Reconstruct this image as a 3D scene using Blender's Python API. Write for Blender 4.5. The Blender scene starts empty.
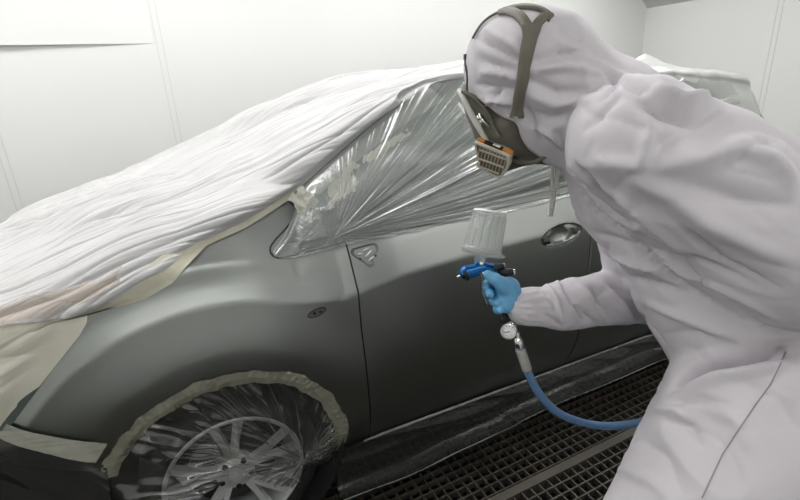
import bpy, bmesh, math
import numpy as np
from mathutils import Vector, Matrix
from mathutils.bvhtree import BVHTree

S = bpy.context.scene
COL = S.collection

# ------------------------------------------------------------------ camera
FPX = 480.0
CAM = np.array([-0.02, -1.35, 1.47])
def _basis():
    d = np.array([470-400, 1600-250, FPX]); d /= np.linalg.norm(d)
    a = np.array([1450-400, 20-250, FPX]); a -= a.dot(d)*d; a /= np.linalg.norm(a)
    return np.array([a, np.cross(-d, a), -d])
M3 = _basis()
cd = bpy.data.cameras.new('camera'); cam = bpy.data.objects.new('camera', cd); COL.objects.link(cam)
cd.sensor_width = 36.0; cd.lens = FPX/800*36.0; cd.clip_start = 0.05; cd.clip_end = 60
R = np.stack([M3 @ [1, 0, 0], -(M3 @ [0, 1, 0]), -(M3 @ [0, 0, 1])], axis=1)
mw = Matrix.Identity(4)
for i in range(3):
    for j in range(3): mw[i][j] = R[i, j]
    mw[i][3] = CAM[i]
cam.matrix_world = mw
S.camera = cam

# ------------------------------------------------------------------ world, exposure
w = bpy.data.worlds.new('world'); S.world = w; w.use_nodes = True
w.node_tree.nodes['Background'].inputs[0].default_value = (0.9, 0.95, 1.0, 1)
w.node_tree.nodes['Background'].inputs[1].default_value = 0.06
S.view_settings.view_transform = 'Standard'; S.view_settings.look = 'None'
S.view_settings.gamma = 1.0; S.view_settings.use_curve_mapping = False
S.view_settings.exposure = 0.0
LAMP = 6.4          # strength of the booth's ceiling lights

# measured points: turn a pixel of the photograph's frame into a place
def ray(px, py): return M3 @ np.array([px-400, py-250, FPX])
def at(px, py, Y): r = ray(px, py); return CAM + r*(Y-CAM[1])/r[1]
def atd(px, py, d): return CAM + ray(px, py)*d/FPX

# ------------------------------------------------------------------ helpers
def tag(o, label=None, cat=None, group=None, kind=None):
    if label: o['label'] = label
    if cat: o['category'] = cat
    if group: o['group'] = group
    if kind: o['kind'] = kind
    return o
def empty(name, loc=(0, 0, 0)):
    o = bpy.data.objects.new(name, None); COL.objects.link(o); o.location = [float(v) for v in loc]
    o.empty_display_size = 0.05
    return o
def obj(name, V, F, mat, parent=None, smooth=True):
    me = bpy.data.meshes.new(name)
    V = np.asarray(V, float)
    if parent is not None:
        off = np.array(parent_world(parent)); V = V-off
    me.from_pydata(V.tolist(), [], [list(map(int, f)) for f in F]); me.update()
    if smooth: me.polygons.foreach_set('use_smooth', [True]*len(me.polygons))
    o = bpy.data.objects.new(name, me); COL.objects.link(o)
    if mat: me.materials.append(mat)
    if parent is not None: o.parent = parent
    return o
def parent_world(p):
    v = np.array(p.location)
    while p.parent is not None:
        p = p.parent; v = v+np.array(p.location)
    return v
class MB:
    def __init__(s): s.V = []; s.F = []
    def add(s, V, F):
        n = len(s.V); s.V += [list(map(float, v)) for v in V]; s.F += [[int(i)+n for i in f] for f in F]; return s
    def box(s, c, d, ax=None):
        c = np.array(c, float); d = np.array(d, float)/2
        ax = np.eye(3) if ax is None else np.array(ax)
        V = [c+ax.T@(d*np.array(k)) for k in [(-1,-1,-1),(1,-1,-1),(1,1,-1),(-1,1,-1),(-1,-1,1),(1,-1,1),(1,1,1),(-1,1,1)]]
        return s.add(V, [(0,3,2,1),(4,5,6,7),(0,1,5,4),(1,2,6,5),(2,3,7,6),(3,0,4,7)])
    def lathe(s, a, b, prof, n=24, cap=True):
        """prof: list of (t along a->b in metres from a, radius)"""
        a = np.array(a, float); b = np.array(b, float); u = (b-a)/np.linalg.norm(b-a)
        p, q = frame(u); V = []; F = []
        for t, r in prof:
            for k in range(n):
                an = 2*math.pi*k/n; V.append(a+u*t+(p*math.cos(an)+q*math.sin(an))*r)
        for i in range(len(prof)-1):
            for k in range(n):
                F.append((i*n+k, i*n+(k+1) % n, (i+1)*n+(k+1) % n, (i+1)*n+k))
        if cap: F.append(list(range(n))[::-1]); F.append([(len(prof)-1)*n+k for k in range(n)])
        return s.add(V, F)
    def cyl(s, a, b, ra, rb=None, n=20, bev=0.0):
        rb = ra if rb is None else rb
        L = float(np.linalg.norm(np.array(b, float)-np.array(a, float)))
        pr = [(0, ra), (L, rb)] if not bev else [(0, ra-bev), (bev, ra), (L-bev, rb), (L, rb-bev)]
        return s.lathe(a, b, pr, n)
    def tube(s, P, r, n=10, closed=False):
        P = np.asarray(P, float); m = len(P)
        rr = np.broadcast_to(r, (m,)) if np.ndim(r) == 0 else np.asarray(r)
        T = np.gradient(P, axis=0) if not closed else np.roll(P, -1, 0)-np.roll(P, 1, 0)
        T /= np.linalg.norm(T, axis=1)[:, None]+1e-12
        p, q = frame(T[0]); V = []; F = []
        for i in range(m):
            p = p-T[i]*p.dot(T[i]); p /= np.linalg.norm(p); q = np.cross(T[i], p)
            for k in range(n):
                an = 2*math.pi*k/n; V.append(P[i]+(p*math.cos(an)+q*math.sin(an))*rr[i])
        for i in range(m-1 if not closed else m):
            j = (i+1) % m
            for k in range(n): F.append((i*n+k, i*n+(k+1) % n, j*n+(k+1) % n, j*n+k))
        if not closed: F.append(list(range(n))[::-1]); F.append([(m-1)*n+k for k in range(n)])
        return s.add(V, F)
    def ribbon(s, P, N, w, t=0.003):
        """flat strap along P with surface normals N, width w (scalar or list)"""
        P = np.asarray(P, float); N = np.asarray(N, float); m = len(P)
        ww = np.broadcast_to(w, (m,)) if np.ndim(w) == 0 else np.asarray(w)
        T = np.gradient(P, axis=0); T /= np.linalg.norm(T, axis=1)[:, None]+1e-12
        V = []; F = []
        for i in range(m):
            b = np.cross(T[i], N[i]); b /= np.linalg.norm(b)
            for u, h in [(-1, 0), (-.9, 1), (.9, 1), (1, 0), (.9, -.4), (-.9, -.4)]:
                V.append(P[i]+b*u*ww[i]/2+N[i]*h*t)
        for i in range(m-1):
            for k in range(6): F.append((i*6+k, i*6+(k+1) % 6, (i+1)*6+(k+1) % 6, (i+1)*6+k))
        F.append([5,4,3,2,1,0]); F.append([(m-1)*6+k for k in range(6)])
        return s.add(V, F)
    def build(s, name, mat, parent=None, smooth=True): return obj(name, s.V, s.F, mat, parent, smooth)
def frame(u):
    h = np.array([0, 0, 1.]) if abs(u[2]) < .9 else np.array([1., 0, 0])
    p = np.cross(u, h); p /= np.linalg.norm(p); return p, np.cross(u, p)
def sharp(o, ang=35):
    o.data.set_sharp_from_angle(angle=math.radians(ang)); return o
def grid(P, flip=False):
    n, m = P.shape[:2]; V = P.reshape(-1, 3); F = []
    for i in range(n-1):
        for j in range(m-1):
            f = (i*m+j, (i+1)*m+j, (i+1)*m+j+1, i*m+j+1); F.append(f[::-1] if flip else f)
    return V, F
def cr(P, n):
    """resample a polyline smoothly (Catmull-Rom, by chord length) to n points"""
    P = np.asarray(P, float)
    d = np.r_[0, np.cumsum(np.linalg.norm(np.diff(P, axis=0), axis=1)**.5)]
    t = np.linspace(0, d[-1], n); out = np.zeros((n, P.shape[1]))
    T = np.zeros_like(P)
    for i in range(len(P)):
        a, b = max(i-1, 0), min(i+1, len(P)-1); T[i] = (P[b]-P[a])/(d[b]-d[a])
    for k, tt in enumerate(t):
        i = min(max(int(np.searchsorted(d, tt, side='right')-1), 0), len(P)-2); h = d[i+1]-d[i]; u = (tt-d[i])/h
        out[k] = (2*u**3-3*u**2+1)*P[i]+(u**3-2*u**2+u)*h*T[i]+(-2*u**3+3*u**2)*P[i+1]+(u**3-u**2)*h*T[i+1]
    return out
def arc(P, n):
    """resample by arc length, straight segments"""
    P = np.asarray(P, float); d = np.r_[0, np.cumsum(np.linalg.norm(np.diff(P, axis=0), axis=1))]
    t = np.linspace(0, d[-1], n); return np.stack([np.interp(t, d, P[:, k]) for k in range(P.shape[1])], 1)
def sstep(a, b, x):
    t = np.clip((x-a)/(b-a), 0, 1); return t*t*(3-2*t)
# gradient noise
_rng = np.random.RandomState(7); _perm = np.r_[_rng.permutation(256), _rng.permutation(256)].astype(np.int64)
_perm[256:] = _perm[:256]
_G = _rng.normal(size=(256, 3)); _G /= np.linalg.norm(_G, axis=1)[:, None]
def noise(x, y, z=0.0):
    x, y, z = np.broadcast_arrays(np.asarray(x, float), y, z)
    xi, yi, zi = [np.floor(v).astype(np.int64) for v in (x, y, z)]
    xf, yf, zf = x-xi, y-yi, z-zi; fade = lambda t: t*t*t*(t*(t*6-15)+10)
    u, v, w_ = fade(xf), fade(yf), fade(zf); r = 0
    for a in (0, 1):
        for b in (0, 1):
            for c in (0, 1):
                h = _perm[(_perm[(_perm[(xi+a) & 255]+yi+b) & 255]+zi+c) & 255]; g = _G[h]
                d = g[..., 0]*(xf-a)+g[..., 1]*(yf-b)+g[..., 2]*(zf-c)
                r = r+d*(u if a else 1-u)*(v if b else 1-v)*(w_ if c else 1-w_)
    return r*1.6
def ridge(x, y, z=0.0): return 1-np.abs(noise(x, y, z))*2

# signed distances and surface nets
def rc(p, a, b, ra, rb, sq=None):
    a = np.asarray(a, np.float32); b = np.asarray(b, np.float32); ab = b-a
    h = np.clip(((p-a)@ab)/ab.dot(ab), 0, 1)
    d = p-a-h[..., None]*ab
    if sq is not None:            # squash: (axis, factor) - thinner along axis when factor > 1
        ax = np.asarray(sq[0], np.float32); ax = ax/np.linalg.norm(ax)
        d = d+(d@ax)[..., None]*ax*(sq[1]-1)
    return np.sqrt((d*d).sum(-1))-(ra+(rb-ra)*h)
def smin(a, b, k):
    h = np.clip(.5+.5*(b-a)/k, 0, 1); return b+(a-b)*h-k*h*(1-h)
def nets(fn, lo, hi, res):
    lo = np.array(lo, float); n = np.ceil((np.array(hi)-lo)/res).astype(int)+1
    X = [np.arange(k, dtype=np.float32)*res+l for k, l in zip(n, lo)]
    f = np.empty(n, np.float32)
    for i in range(0, n[0], 16):
        p = np.stack(np.meshgrid(X[0][i:i+16], X[1], X[2], indexing='ij'), -1); f[i:i+16] = fn(p)
    s = f < 0
    c = [s[a:n[0]-1+a, b:n[1]-1+b, d:n[2]-1+d] for a in (0, 1) for b in (0, 1) for d in (0, 1)]
    al = np.logical_and.reduce(c); an = np.logical_or.reduce(c); cell = an & ~al
    idx = -np.ones(cell.shape, np.int64); ci = np.argwhere(cell); idx[cell] = np.arange(len(ci))
    acc = np.zeros((len(ci), 3)); cnt = np.zeros(len(ci))
    corners = np.array([(a, b, d) for a in (0, 1) for b in (0, 1) for d in (0, 1)])
    for i in range(8):
        for j in range(i+1, 8):
            if np.abs(corners[i]-corners[j]).sum() != 1: continue
            A = f[tuple((ci+corners[i]).T)]; B = f[tuple((ci+corners[j]).T)]; m = (A < 0) != (B < 0)
            t = np.where(m, A/(A-B+1e-12), 0)
            acc[m] += (corners[i]+(corners[j]-corners[i])*t[:, None])[m]; cnt[m] += 1
    V = lo+(ci+acc/cnt[:, None])*res; F = []
    for ax in range(3):
        sl0 = [slice(None)]*3; sl1 = [slice(None)]*3; sl0[ax] = slice(0, -1); sl1[ax] = slice(1, None)
        e = np.argwhere(s[tuple(sl0)] != s[tuple(sl1)]); u, v = [(1, 2), (2, 0), (0, 1)][ax]
        ok = (e[:, u] > 0) & (e[:, v] > 0) & (e[:, u] < n[u]-1) & (e[:, v] < n[v]-1); e = e[ok]
        sg = s[tuple(e.T)]
        q = []
        for du, dv in ((0, 0), (1, 0), (1, 1), (0, 1)):
            k = e.copy(); k[:, u] -= du; k[:, v] -= dv; q.append(idx[tuple(k.T)])
        q = np.stack(q, 1); q[~sg] = q[~sg][:, ::-1]; F.append(q)
    return V, np.concatenate(F)
def vnormals(V, F):
    F = np.asarray(F); n = np.cross(V[F[:, 2]]-V[F[:, 0]], V[F[:, 3]]-V[F[:, 1]]); N = np.zeros_like(V)
    for k in range(4): np.add.at(N, F[:, k], n)
    return N/(np.linalg.norm(N, axis=1)[:, None]+1e-12)

# ------------------------------------------------------------------ materials
def mat(name, col, rough=.5, metal=0., alpha=1., coat=0., coat_r=.1, spec=.5, emit=None, vary=0., vscale=8., bump=0., bscale=60., stretch=None, trans=0., sheen=0., sss=0., tint=None, tscale=3.):
    m = bpy.data.materials.new(name); m.use_nodes = True; nt = m.node_tree; b = nt.nodes['Principled BSDF']; I = b.inputs
    I['Base Color'].default_value = (*col, 1); I['Roughness'].default_value = rough; I['Metallic'].default_value = metal
    I['Alpha'].default_value = alpha; I['Coat Weight'].default_value = coat; I['Coat Roughness'].default_value = coat_r
    I['Specular IOR Level'].default_value = spec; I['Transmission Weight'].default_value = trans
    I['Sheen Weight'].default_value = sheen; I['Subsurface Weight'].default_value = sss
    if emit: I['Emission Color'].default_value = (*emit[0], 1); I['Emission Strength'].default_value = emit[1]
    if vary or bump or tint:
        tc = nt.nodes.new('ShaderNodeTexCoord'); mp = nt.nodes.new('ShaderNodeMapping'); nt.links.new(tc.outputs['Object'], mp.inputs[0])
        if stretch: mp.inputs['Scale'].default_value = stretch
    out = None
    if vary:
        n = nt.nodes.new('ShaderNodeTexNoise'); n.inputs['Scale'].default_value = vscale; n.inputs['Detail'].default_value = 4
        nt.links.new(mp.outputs[0], n.inputs['Vector'])
        r = nt.nodes.new('ShaderNodeMapRange'); r.inputs[1].default_value = .3; r.inputs[2].default_value = .7
        r.inputs[3].default_value = 1-vary; r.inputs[4].default_value = 1+vary; nt.links.new(n.outputs[0], r.inputs[0])
        x = nt.nodes.new('ShaderNodeVectorMath'); x.operation = 'SCALE'; x.inputs[0].default_value = col
        nt.links.new(r.outputs[0], x.inputs['Scale']); nt.links.new(x.outputs[0], I['Base Color'])
    if bump:
        n = nt.nodes.new('ShaderNodeTexNoise'); n.inputs['Scale'].default_value = bscale; n.inputs['Detail'].default_value = 3
        nt.links.new(mp.outputs[0], n.inputs['Vector'])
        u = nt.nodes.new('ShaderNodeBump'); u.inputs['Strength'].default_value = bump; u.inputs['Distance'].default_value = .004
        nt.links.new(n.outputs[0], u.inputs['Height']); nt.links.new(u.outputs[0], I['Normal'])
    return m
def film_mat(name, haze, hcol, gloss, rough, tint=(1, 1, 1), ior=1.75):
    m = bpy.data.materials.new(name); m.use_nodes = True; nt = m.node_tree; nt.nodes.clear(); L = nt.links.new
    o = nt.nodes.new('ShaderNodeOutputMaterial'); tr = nt.nodes.new('ShaderNodeBsdfTransparent'); tr.inputs[0].default_value = (*tint, 1)
    df = nt.nodes.new('ShaderNodeBsdfDiffuse'); df.inputs[0].default_value = (*hcol, 1)
    gl = nt.nodes.new('ShaderNodeBsdfGlossy'); gl.inputs[0].default_value = (1, 1, 1, 1); gl.inputs['Roughness'].default_value = rough
    m1 = nt.nodes.new('ShaderNodeMixShader'); m1.inputs[0].default_value = haze; L(tr.outputs[0], m1.inputs[1]); L(df.outputs[0], m1.inputs[2])
    fr = nt.nodes.new('ShaderNodeLayerWeight'); fr.inputs[0].default_value = .5
    pw = nt.nodes.new('ShaderNodeMath'); pw.operation = 'POWER'; pw.inputs[1].default_value = 3.0; L(fr.outputs['Facing'], pw.inputs[0])
    mu = nt.nodes.new('ShaderNodeMath'); mu.operation = 'MULTIPLY_ADD'; mu.use_clamp = True; mu.inputs[1].default_value = .55*gloss; mu.inputs[2].default_value = .05*gloss; L(pw.outputs[0], mu.inputs[0])
    m2 = nt.nodes.new('ShaderNodeMixShader'); L(mu.outputs[0], m2.inputs[0]); L(m1.outputs[0], m2.inputs[1]); L(gl.outputs[0], m2.inputs[2])
    L(m2.outputs[0], o.inputs[0]); return m
M = dict(
 wall=mat('booth_wall', (.80, .81, .795), .45, spec=.3, vary=.015, vscale=.6),
 ceil=mat('booth_ceiling', (.62, .62, .61), .6),
 seam=mat('seam', (.70, .71, .70), .6),
 pit=mat('pit', (.012, .012, .012), .9),
 steel=mat('grate_steel', (.06, .053, .043), .55, metal=.2, vary=.25, vscale=5),
 beam=mat('grate_beam', (.085, .077, .063), .6, metal=.2, vary=.2, vscale=5),
 lampframe=mat('lamp_frame', (.7, .7, .7), .5),
 lamp=mat('lamp_light', (1, 1, 1), .5, emit=((1.0, .985, .975), LAMP)),
 paint=mat('grey_paint', (.36, .38, .36), .35, metal=1.),
 black=mat('black_plastic', (.012, .012, .012), .45),
 rubber=mat('tyre_rubber', (.012, .012, .012), .7, bump=.3, bscale=80),
 glass=mat('car_glass', (.13, .16, .145), .08, spec=.6),
 alloy=mat('alloy', (.66, .67, .67), .35, metal=.4),
 white_film=mat('white_film', (.60, .60, .60), .3, alpha=.90, spec=.45, bump=.25, bscale=14, stretch=(1, 3, 3)),
 clear_film=film_mat('clear_film', .38, (.46, .50, .47), 2.8, .18),
 rear_film=mat('rear_film', (.60, .62, .59), .3, alpha=.86, spec=.5),
 black_film=film_mat('wheel_film', .10, (.25, .26, .24), 2.6, .14, (.85, .86, .84)),
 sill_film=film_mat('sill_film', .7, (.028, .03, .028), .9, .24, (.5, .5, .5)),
 bumper_film=film_mat('bumper_film', .7, (.045, .047, .045), 1.2, .2, (.5, .5, .5)),
 tape=mat('cream_tape', (.60, .58, .46), .5, alpha=.96, vary=.06, vscale=25, bump=.3, bscale=40),
 tape2=mat('pale_tape', (.40, .40, .34), .45, vary=.1, vscale=20, bump=.4, bscale=30),
 tape3=mat('arch_tape', (.25, .245, .19), .5, vary=.12, vscale=20, bump=.4, bscale=30),
 paper=mat('lamp_film', (.84, .825, .70), .35, alpha=.96, vary=.05, vscale=9, bump=.3, bscale=18),
 pink=mat('pink_paper', (.66, .56, .47), .5, alpha=.42, vary=.06, vscale=9),
 suit=mat('coverall_cloth', (.61, .585, .615), .62, spec=.25, sheen=.12, vary=.03, vscale=7, bump=.06, bscale=120),
 mask=mat('taupe_rubber', (.14, .13, .10), .45, vary=.05, vscale=14),
 maskdark=mat('dark_rubber', (.055, .05, .045), .5),
 rim=mat('visor_rim', (.55, .55, .50), .35),
 visor=mat('visor', (.75, .78, .76), .05, alpha=.25, spec=.8),
 cart=mat('cartridge_plastic', (.50, .47, .39), .5),
 grille=mat('cartridge_grille', (.16, .14, .10), .6),
 orange=mat('orange_label', (.55, .21, .03), .5),
 label=mat('black_label', (.01, .01, .01), .4),
 white=mat('white_print', (.8, .8, .8), .5),
 skin=mat('skin', (.55, .36, .27), .5, sss=.1),
 glove=mat('blue_nitrile', (.15, .42, .68), .42, vary=.05, vscale=40, bump=.12, bscale=90),
 blue=mat('anodised_blue', (.015, .13, .36), .2, metal=.75),
 chrome=mat('chrome', (.7, .7, .68), .22, metal=1.),
 cup=mat('cup_plastic', (.50, .53, .51), .2, alpha=.42, spec=.8),
 hose=mat('hose_blue', (.10, .20, .36), .42, vary=.08, vscale=20),
 chain=mat('silver_cord', (.62, .62, .60), .35, metal=.5),
 bracket=mat('grey_bracket', (.16, .165, .16), .45, metal=.3),
 grillebar=mat('grille_bar', (.44, .41, .33), .5),
 film_hem=mat('film_hem', (.30, .31, .29), .25, spec=.8),
 dial=mat('dial_face', (.85, .85, .85), .4),
)
# ------------------------------------------------------------------ the booth
X0, X1, Y0, Y1, ZC = -2.6, 5.9, -2.9, 3.3, 2.95
def struct(name, mb, m): o = mb.build(name, m, None, False); o['kind'] = 'structure'; return o
T = .12
struct('wall_far', MB().box(((X0+X1)/2, Y1+T/2, ZC/2), (X1-X0+2*T, T, ZC+.3)), M['wall'])
struct('wall_near', MB().box(((X0+X1)/2, Y0-T/2, ZC/2), (X1-X0+2*T, T, ZC+.3)), M['wall'])
struct('wall_left', MB().box((X0-T/2, (Y0+Y1)/2, ZC/2), (T, Y1-Y0, ZC+.3)), M['wall'])
struct('wall_right', MB().box((X1+T/2, (Y0+Y1)/2, ZC/2), (T, Y1-Y0, ZC+.3)), M['wall'])
cb = MB()
prof = [(X0, ZC), (4.97, ZC), (X1, 2.17), (X1, ZC+.15), (X0, ZC+.15)]
V = [(x, Y0, z) for x, z in prof]+[(x, Y1, z) for x, z in prof]
cb.add(V, [[0,1,2,3,4][::-1], [5,6,7,8,9]]+[[i, (i+1) % 5, 5+(i+1) % 5, 5+i] for i in range(5)])
struct('ceiling', cb, M['ceil'])
G0 = -.04
struct('floor', MB().box(((X0+X1)/2, (Y0+Y1)/2, -.5), (X1-X0, Y1-Y0, .1)), M['pit'])
# steel grating in panels with beams between
gb = MB(); sp = .042
for x in np.arange(X0, X1, sp): gb.box((x, (Y0+Y1)/2, G0-.016), (.006, Y1-Y0, .026))
for y in np.arange(Y0, Y1, sp): gb.box(((X0+X1)/2, y, G0-.013), (X1-X0, .006, .026))
struct('floor_grating', gb, M['steel'])
bm_ = MB()
for y in (-2.22, -.24, 1.73): bm_.box(((X0+X1)/2, y, G0-.025), (X1-X0, .035, .056))
struct('floor_beam', bm_, M['beam'])
# wall seams
k = 0
for px, py in ((10, 190), (172, 120)):
    p = at(px, py, Y1-.01)
    for dx in (0, .045):
        k += 1; struct('trim_%d' % k, MB().box((p[0]+dx, Y1-.002, 1.45), (.006, .006, 2.9)), M['seam'])
for y in (1.72, 1.77):
    k += 1; struct('trim_%d' % k, MB().box((X1-.002, y, 1.05), (.006, .006, 2.1)), M['seam'])
p = at(155, 50, Y1-.04); k += 1
wv_ = [(X0, Y1-.10), (p[0], Y1-.002), (p[0], Y1+.01), (X0, Y1+.01)]
struct('trim_%d' % k, MB().add([(a, b, 1.84) for a, b in wv_]+[(a, b, 2.9) for a, b in wv_], [[0,3,2,1],[4,5,6,7]]+[[i,(i+1)%4,4+(i+1)%4,4+i] for i in range(4)]), M['wall'])
# ceiling lights
for i, (x, y) in enumerate([(x, y) for x in (-1.65, .27, 2.19, 4.08) for y in (-2.2, .45, 2.35)]):
    t = empty('ceiling_light', (x, y, ZC-.03))
    tag(t, 'white ceiling light panel in the %s row %s' % (['camera side', 'middle', 'far wall'][i % 3], ['over the bonnet end', 'over the front doors', 'over the rear doors', 'beyond the car by the end wall'][i//3]), 'ceiling light', 'ceiling light panels')
    fb = MB()
    W_ = .17 if y < -2 else .34; Lx = 1.92 if y < -2 else 1.7
    for dx, dy, sx, sy in ((0, W_+.02, Lx, .04), (0, -W_-.02, Lx, .04), (Lx/2-.01, 0, .02, 2*W_+.08), (-Lx/2+.01, 0, .02, 2*W_+.08)): fb.box((x+dx, y+dy, ZC-.03), (sx, sy, .06))
    fb.build('frame', M['lampframe'], t, False)
    MB().box((x, y, ZC-.03), (Lx-.02, 2*W_, .03)).build('diffuser', M['lamp'], t, False)
# ------------------------------------------------------------------ the car
WX, WZ, AR = 0.005, .30, .357
_zs = [.05, .12, .18, .3, .45, .6, .75, .9, 1.3]
_hs = [.15, .11, .075, .03, .008, 0, 0, .004, .02]
_zz = np.linspace(.05, 1.3, 400); _hh = cr(np.stack([_zs, _hs], 1), 3000); _hh = np.interp(_zz, _hh[:, 0], _hh[:, 1])
def hz(z): return np.interp(z, _zz, _hh)
YC = .88
_ds = np.linspace(-.2, 1.2, 1401)
def _int(k, v): return np.cumsum(np.interp(_ds, k, v))*(_ds[1]-_ds[0])
_pA = _int([-.2, -.004, .012, .1, .14, .3, 1.2], [0, 0, .50, .48, .60, .72, .72]); _pA -= np.interp(-.004, _ds, _pA)
_pB = _int([-.2, -.004, .012, .045, .075, .095, .12, .15, .3, 1.2], [0, 0, .58, .50, .12, .12, .85, .68, .70, .70]); _pB -= np.interp(-.004, _ds, _pB)
def Fs(x, z):
    """the near side of the body: y of the skin at x along the car, z up"""
    x = np.asarray(x, float); z = np.asarray(z, float)
    y = hz(z)
    L = 1.05-.16*np.clip(z-.6, 0, 1)**1.5
    t = np.clip(-(x+.0)/L, 0, .999); y = y+.80*(1-(1-t**2.5)**(1/2.2))
    t = np.clip((x-2.55)/.95, 0, .999); y = y+.7*(1-(1-t**2.4)**(1/2.2))
    r = np.hypot(x-WX, z-WZ)
    zc = np.interp(x, [.14, .2, .3, .43, .63, .83, 1.05, 1.25, 1.5, 3.], [.870, .853, .828, .810, .838, .853, .862, .866, .868, .87])
    m = sstep(.14, .30, x); d = (r-.588)*(1-m)+(z-zc)*m
    soft = sstep(.3, .7, x)*.0
    vw = sstep(.24, .02, x); k = sstep(.50, .74, z)
    y = y+k*((1-vw)*np.interp(d, _ds, _pA)+vw*np.interp(d, _ds, _pB))
    y = y+.05*(np.clip(r-.447, 0, .141)-.141)*sstep(.45, .7, z)*(1-m)
    y = y-.016*sstep(.62, .42, r)*sstep(.12, .3, z)
    r2 = np.hypot((x-2.70)*.9, z-WZ)
    return y-.02*sstep(.6, .45, r2)
def onbody(px, py):
    Y = .05
    for _ in range(25):
        p = at(px, py, Y); Y = .5*Y+.5*float(Fs(p[0], p[2]))
    return at(px, py, Y)
def body_pts(pl): return np.array([onbody(*q) for q in pl])

car = empty('car', (1.3, YC, 0))
tag(car, 'dark grey car being resprayed, windows, wheel and bonnet masked with film', 'car')

# pixel outline of the fender, front bottom round to the rear bottom
hood_edge = [(12, 422), (30, 398), (60, 360), (80, 335), (87, 322), (88, 311), (118, 303), (150, 294), (172, 281), (190, 262), (206, 245), (225, 236), (245, 227), (268, 212), (287, 199)]
pil_edge = [(287, 199), (294, 206), (300, 214)]
quarter = [(300, 214), (286, 228), (273, 241), (269, 248), (270, 254), (275, 258), (290, 256), (318, 249), (344, 241.5)]
def contour(pl, n): return body_pts(arc(pl, n))
dl = onbody(345, 243); dbx = onbody(365, 443)
def door_x(z): return np.interp(z, [.1, .2, .45, .7, .99], [dbx[0]+.01, dbx[0], dl[0]+.004, dl[0]-.002, dl[0]])
top = np.concatenate([contour(hood_edge, 90), contour(pil_edge, 8)[1:], contour(cr(quarter, 40), 50)[1:]])
zz = np.linspace(top[-1, 2], .14, 60)[1:]
ed = np.stack([door_x(zz), Fs(door_x(zz), zz), zz], 1)
bot = np.array([[x, 0, .14] for x in np.linspace(ed[-1, 0], WX+.36, 8)[1:]])
fr0 = np.array([[x, 0, z] for x, z in arc([(WX-.36, .47), (-.60, .555), (top[0, 0], top[0, 2])], 30)])[:-1]
out = np.concatenate([fr0, top, ed, bot])
out[:, 1] = Fs(out[:, 0], out[:, 2])
# the arch edge, matched point for point by angle
n = len(out); ang_o = np.unwrap(np.arctan2(out[:, 2]-WZ, out[:, 0]-WX))
lo_, hi_ = math.pi-math.asin((.47-WZ)/AR)+.0, math.asin((.14-WZ)/AR)
ang_i = lo_+(hi_-lo_)*np.linspace(0, 1, n)
w_ = .55; ang_i = (1-w_)*ang_i+w_*np.interp(ang_o, [min(ang_o), max(ang_o)], [hi_, lo_])
ang_i = np.minimum.accumulate(ang_i)
inn = np.stack([WX+AR*np.cos(ang_i), WZ+AR*np.sin(ang_i)], 1)
K = 110; P = np.zeros((n, K, 3))
for k in range(K):
    t = (k/(K-1)); q = inn*(1-t)+out[:, [0, 2]]*t
    P[:, k, 0] = q[:, 0]; P[:, k, 2] = q[:, 1]; P[:, k, 1] = Fs(q[:, 0], q[:, 1])
P[:, -1] = out
# edges turned inwards so the panel reads as sheet with thickness
def lip(P, side, d=.02):
    e = P[:, side].copy(); e[:, 1] += d; return e
P2 = np.concatenate([(P[:, :1]+[0, .03, 0]), P, (P[:, -1:]+[0, .018, 0])], 1)
fender = obj('front_fender', *grid(P2), M['paint'], car)
sharp(fender, 40)

def panel(name, xl, xr, zb, zt, nx=150, nz=130, extra=None, split=None, parent=None):
    """body side panel between x edges (functions of t) and z edges (functions of x)"""
    a = np.linspace(0, 1, nx)[:, None]; b = np.linspace(0, 1, nz)[None, :]
    zb_ = zb if callable(zb) else (lambda x: np.full_like(x, zb)); zt_ = zt if callable(zt) else (lambda x: np.full_like(x, zt))
    x = xl(.5)+(xr(.5)-xl(.5))*a+0*b
    for _ in range(4):
        z = zb_(x)*(1-b)+zt_(x)*b; x = xl(z)*(1-a)+xr(z)*a
    y = Fs(x, z)
    if extra: y = y+extra(x, z)
    P = np.stack([x, y, z], 2)
    P = np.concatenate([P[:1]+[0, .02, 0], P, P[-1:]+[0, .02, 0]], 0)
    P = np.concatenate([P[:, :1]+[0, .02, 0], P, P[:, -1:]+[0, .02, 0]], 1)
    return obj(name, *grid(P), M['paint'], parent or car)
# belt line measured along the masked windows
belt_px = [(344, 241.5), (400, 230.5), (450, 219.5), (500, 208.5), (540, 199.5), (575, 191.5)]
belt = body_pts(belt_px)
def belt_z(x): return np.interp(x, np.r_[belt[:, 0], 2.2, 3.2], np.r_[belt[:, 2], belt[-1, 2]+.03, belt[-1, 2]+.06])
hc = onbody(562, 235); hw, hh_ = .105, .038
def handle(x, z):
    tilt = math.radians(4); u = (x-hc[0])*math.cos(tilt)+(z-hc[2])*math.sin(tilt); v = -(x-hc[0])*math.sin(tilt)+(z-hc[2])*math.cos(tilt)
    r = np.sqrt((u/hw)**2+(v/hh_)**2)
    d = .010*sstep(1.04, .90, r)
    r2 = np.sqrt(((u+.006)/.046)**2+((v)/.034)**2)
    return d+.017*np.clip(1-r2**2, 0, 1)**.6
xa = lambda z: door_x(z)+.006
xb = lambda z: np.interp(z, [.1, .4, .8, 1.02], [rdx-.012, rdx-.003, rdx, rdx-.01])
rdx = onbody(589, 255)[0]
d1 = panel('front_door', xa, xb, lambda x: .175-.033*(x-.5), belt_z, 230, 170, handle); sharp(d1, 50)
panel('rear_door', lambda z: xb(z)+.006, lambda z: np.interp(z, [.1, .65, 1.05], [2.34, 2.38, 2.62]), lambda x: .175-.033*(x-.5), belt_z, 80, 90)
def arch2(x):
    d = AR**2-(x-2.70)**2; return np.where(d > 0, WZ+np.sqrt(np.maximum(d, 0)), .165)
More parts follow.
